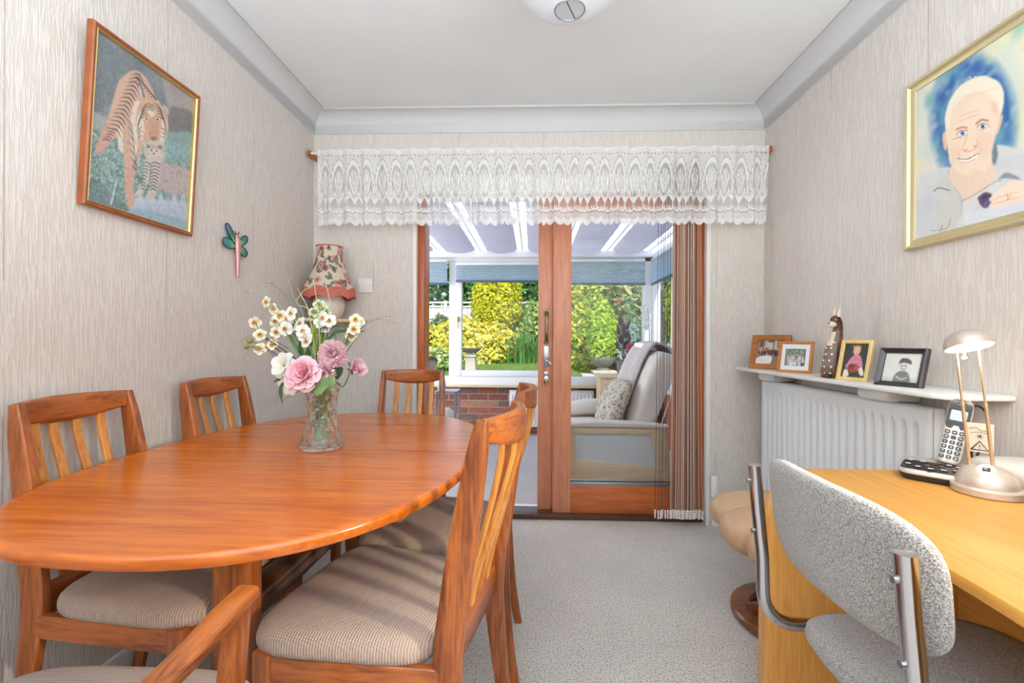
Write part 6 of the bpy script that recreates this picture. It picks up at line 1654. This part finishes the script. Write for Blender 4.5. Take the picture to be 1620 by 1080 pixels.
# ------------------------------------------------------------------ lace pelmet on its rod
LX0, LX1, LZT, LZB, LYc = -1.242, 1.297, 2.158, 1.722, 2.585
rod = thing('curtain_rod', 'thin white curtain rod across the top of the back wall opening', 'curtain rod', (0, LYc, 2.142))
MB().tube([(-1.29, 0, 0), (1.318, 0, 0)], .007, 12).build('rod', 'white_paint', rod)
for x in (-1.292, 1.316): MB().box(x-.009, x+.009, -.012, .094, -.014, .014).build('end_bracket', 'jamb_wood', rod, bevel=.003)
nu, nv = 1100, 170
u, v = np.meshgrid(np.linspace(0, 1, nu+1), np.linspace(0, 1, nv+1))
s = u*(LX1-LX0)
fold = .015*np.sin(s*2*np.pi/.118+1.7*np.sin(s*5.1))+.006*np.sin(s*2*np.pi/.051+2*np.sin(s*7.3))
x = LX0+s+.010*np.sin(s*31+1)*v+.02*np.sin(s*2.2)*(v-.5)
y = LYc-.012+fold*(.45+.75*v)
per = .0840
ph = (s/per) % 1-.5
scal = .955+.045*np.abs(np.cos(np.pi*(s/(per*.5))))**.7
z = LZT-(LZT-LZB)*v*scal
t = v
d = np.full_like(s, .70)
mesh_ = .5+.5*np.sin(s*2*np.pi/.0068)*np.sin(t*2*np.pi*58); d += .10*(mesh_-.5)
# arches with fans
ex = ph*2; ey = (t-.52)/.42
r = np.sqrt(ex**2*1.0+np.minimum(ey, 0)**2*1.05)
up = t < .58
band = (np.abs(r-.84) < .075) & up; d = np.where(band, .95, d)
d = np.where((np.abs(r-.97) < .04) & up & (np.sin(np.arctan2(ex, -ey+1e-6)*26) > -.1) & (t > .1), .30, d)
d = np.where((r < .755) & (r > .60) & up, .34, d)
ang_ = np.arctan2(ex*.9, .68-t+1e-6)
fan = (r < .60) & (t < .62) & (t > .26)
d = np.where(fan, np.where(np.cos(ang_*13) > -.05, .96, .36), d)
# leaf between the arches
ex2 = np.abs(np.abs(ph)-.5)*2
d = np.where((ex2 < .16*np.clip(1-np.abs(t-.47)/.17, 0, 1)), .28, d); d = np.where((ex2 < .07*np.clip(1-np.abs(t-.47)/.14, 0, 1)), .95, d)
d = np.where((np.abs(ph) < .06) & (np.abs(t-.61) < .028*(1-np.abs(ph)/.06)), .25, d)
# solid edge, open half moons, dotted arcs, scalloped hem
d = np.where((t > .645) & (t < .69+.03*np.cos(2*np.pi*2*ph)), .95, d)
hm = (np.abs((s/(per*.5)) % 1-.5)*2); hole = (t > .69+.03*np.cos(2*np.pi*2*ph)) & ((hm/.88)**2+((t-.70)/.095)**2 < 1); d = np.where(hole, .24, d)
arc = t-.80+.05*hm**2; d = np.where((np.abs(arc) < .016), np.where(np.sin(s*2*np.pi/.0105) > 0, .25, .95), d); d = np.where((np.abs(arc-.035) < .012), .95, d); d = np.where((np.abs(arc-.062) < .009), .35, d)
d = np.where(t > .925, .93, d)
d = np.where(t < .022, .85, d); d = np.where((t > .022) & (t < .065), .72, d)
d = np.where((np.abs(t-.085) < .010) & (np.sin(s*2*np.pi/.021) > .1), .3, d)
V = np.stack([x, y, z], -1).reshape(-1, 3)
i, j = np.meshgrid(np.arange(nu), np.arange(nv)); k = (j*(nu+1)+i).ravel()
m_, n_, l_, p_ = newmat('lace')
at_ = n_.new('ShaderNodeAttribute'); at_.attribute_name = 'Col'
p_.inputs['Base Color'].default_value = (*S(252, 252, 252), 1); p_.inputs['Roughness'].default_value = .9; p_.inputs['Specular IOR Level'].default_value = .1
tr_ = n_.new('ShaderNodeBsdfTranslucent'); tr_.inputs[0].default_value = (*S(252, 252, 252), 1); mx1 = n_.new('ShaderNodeMixShader'); mx1.inputs[0].default_value = .35
l_.new(p_.outputs[0], mx1.inputs[1]); l_.new(tr_.outputs[0], mx1.inputs[2])
tp = n_.new('ShaderNodeBsdfTransparent'); mx2 = n_.new('ShaderNodeMixShader')
l_.new(at_.outputs['Fac'], mx2.inputs[0]); l_.new(tp.outputs[0], mx2.inputs[1]); l_.new(mx1.outputs[0], mx2.inputs[2]); l_.new(mx2.outputs[0], n_['Material Output'].inputs[0])
lc = link('lace_pelmet', raw_mesh('lace_pelmet', V, np.stack([k, k+nu+1, k+nu+2, k+1], -1), 'lace', np.repeat(d.reshape(-1, 1), 3, 1), True))
tag(lc, 'white lace pelmet with scalloped hem hanging across the garden doors', 'curtain')

# ------------------------------------------------------------------ string curtain tied to the right of the opening
sc = thing('string_curtain', 'brown and cream string curtain drawn to the right jamb, ending in white beads', 'curtain', (.87, 2.625, 0))
for nm, c_ in (('string_dark', S(70, 58, 58)), ('string_brown', S(150, 112, 94)), ('string_tan', S(190, 160, 140)), ('string_cream', S(226, 210, 196))): plain(nm, c_, .8)
plain('bead', S(236, 230, 226), .4)
bead = MB()
for k in range(4): bead.ball((0, 0, .008+.0125*k), (.0055, .0055, .0068), 8, 5)
bead_me = bead.mesh('bead_string', 'bead')
sr = random.Random(12)
xs = [(.714+.0135*k, .704+.014*k) for k in range(6)]+[(.80+.0043*k+sr.uniform(-.0015, .0015), .788+.0051*k) for k in range(36)]
for k, (xt, xb) in enumerate(xs):
    mt = 'string_dark' if k < 6 else sr.choice(('string_brown', 'string_brown', 'string_tan', 'string_cream', 'string_tan', 'string_dark'))
    yy = sr.uniform(-.012, .012)
    xm_ = xt*.62+xb*.38
    o = MB().tube(cr([(xt-.87, yy*.5, 2.10), (xt-.87, yy, 1.6), (xm_-.87, yy, .8), (xb-.87, yy, .11)], 4), .0021 if k >= 6 else .0014, 5).build('string', mt, sc)
    b = link('bead_string', bead_me, sc); b.location = (xb-.87, yy, .055)
MB().tube([(-.17, 0, 2.10), (.12, 0, 2.10)], .006, 8).build('heading', 'white_paint', sc)
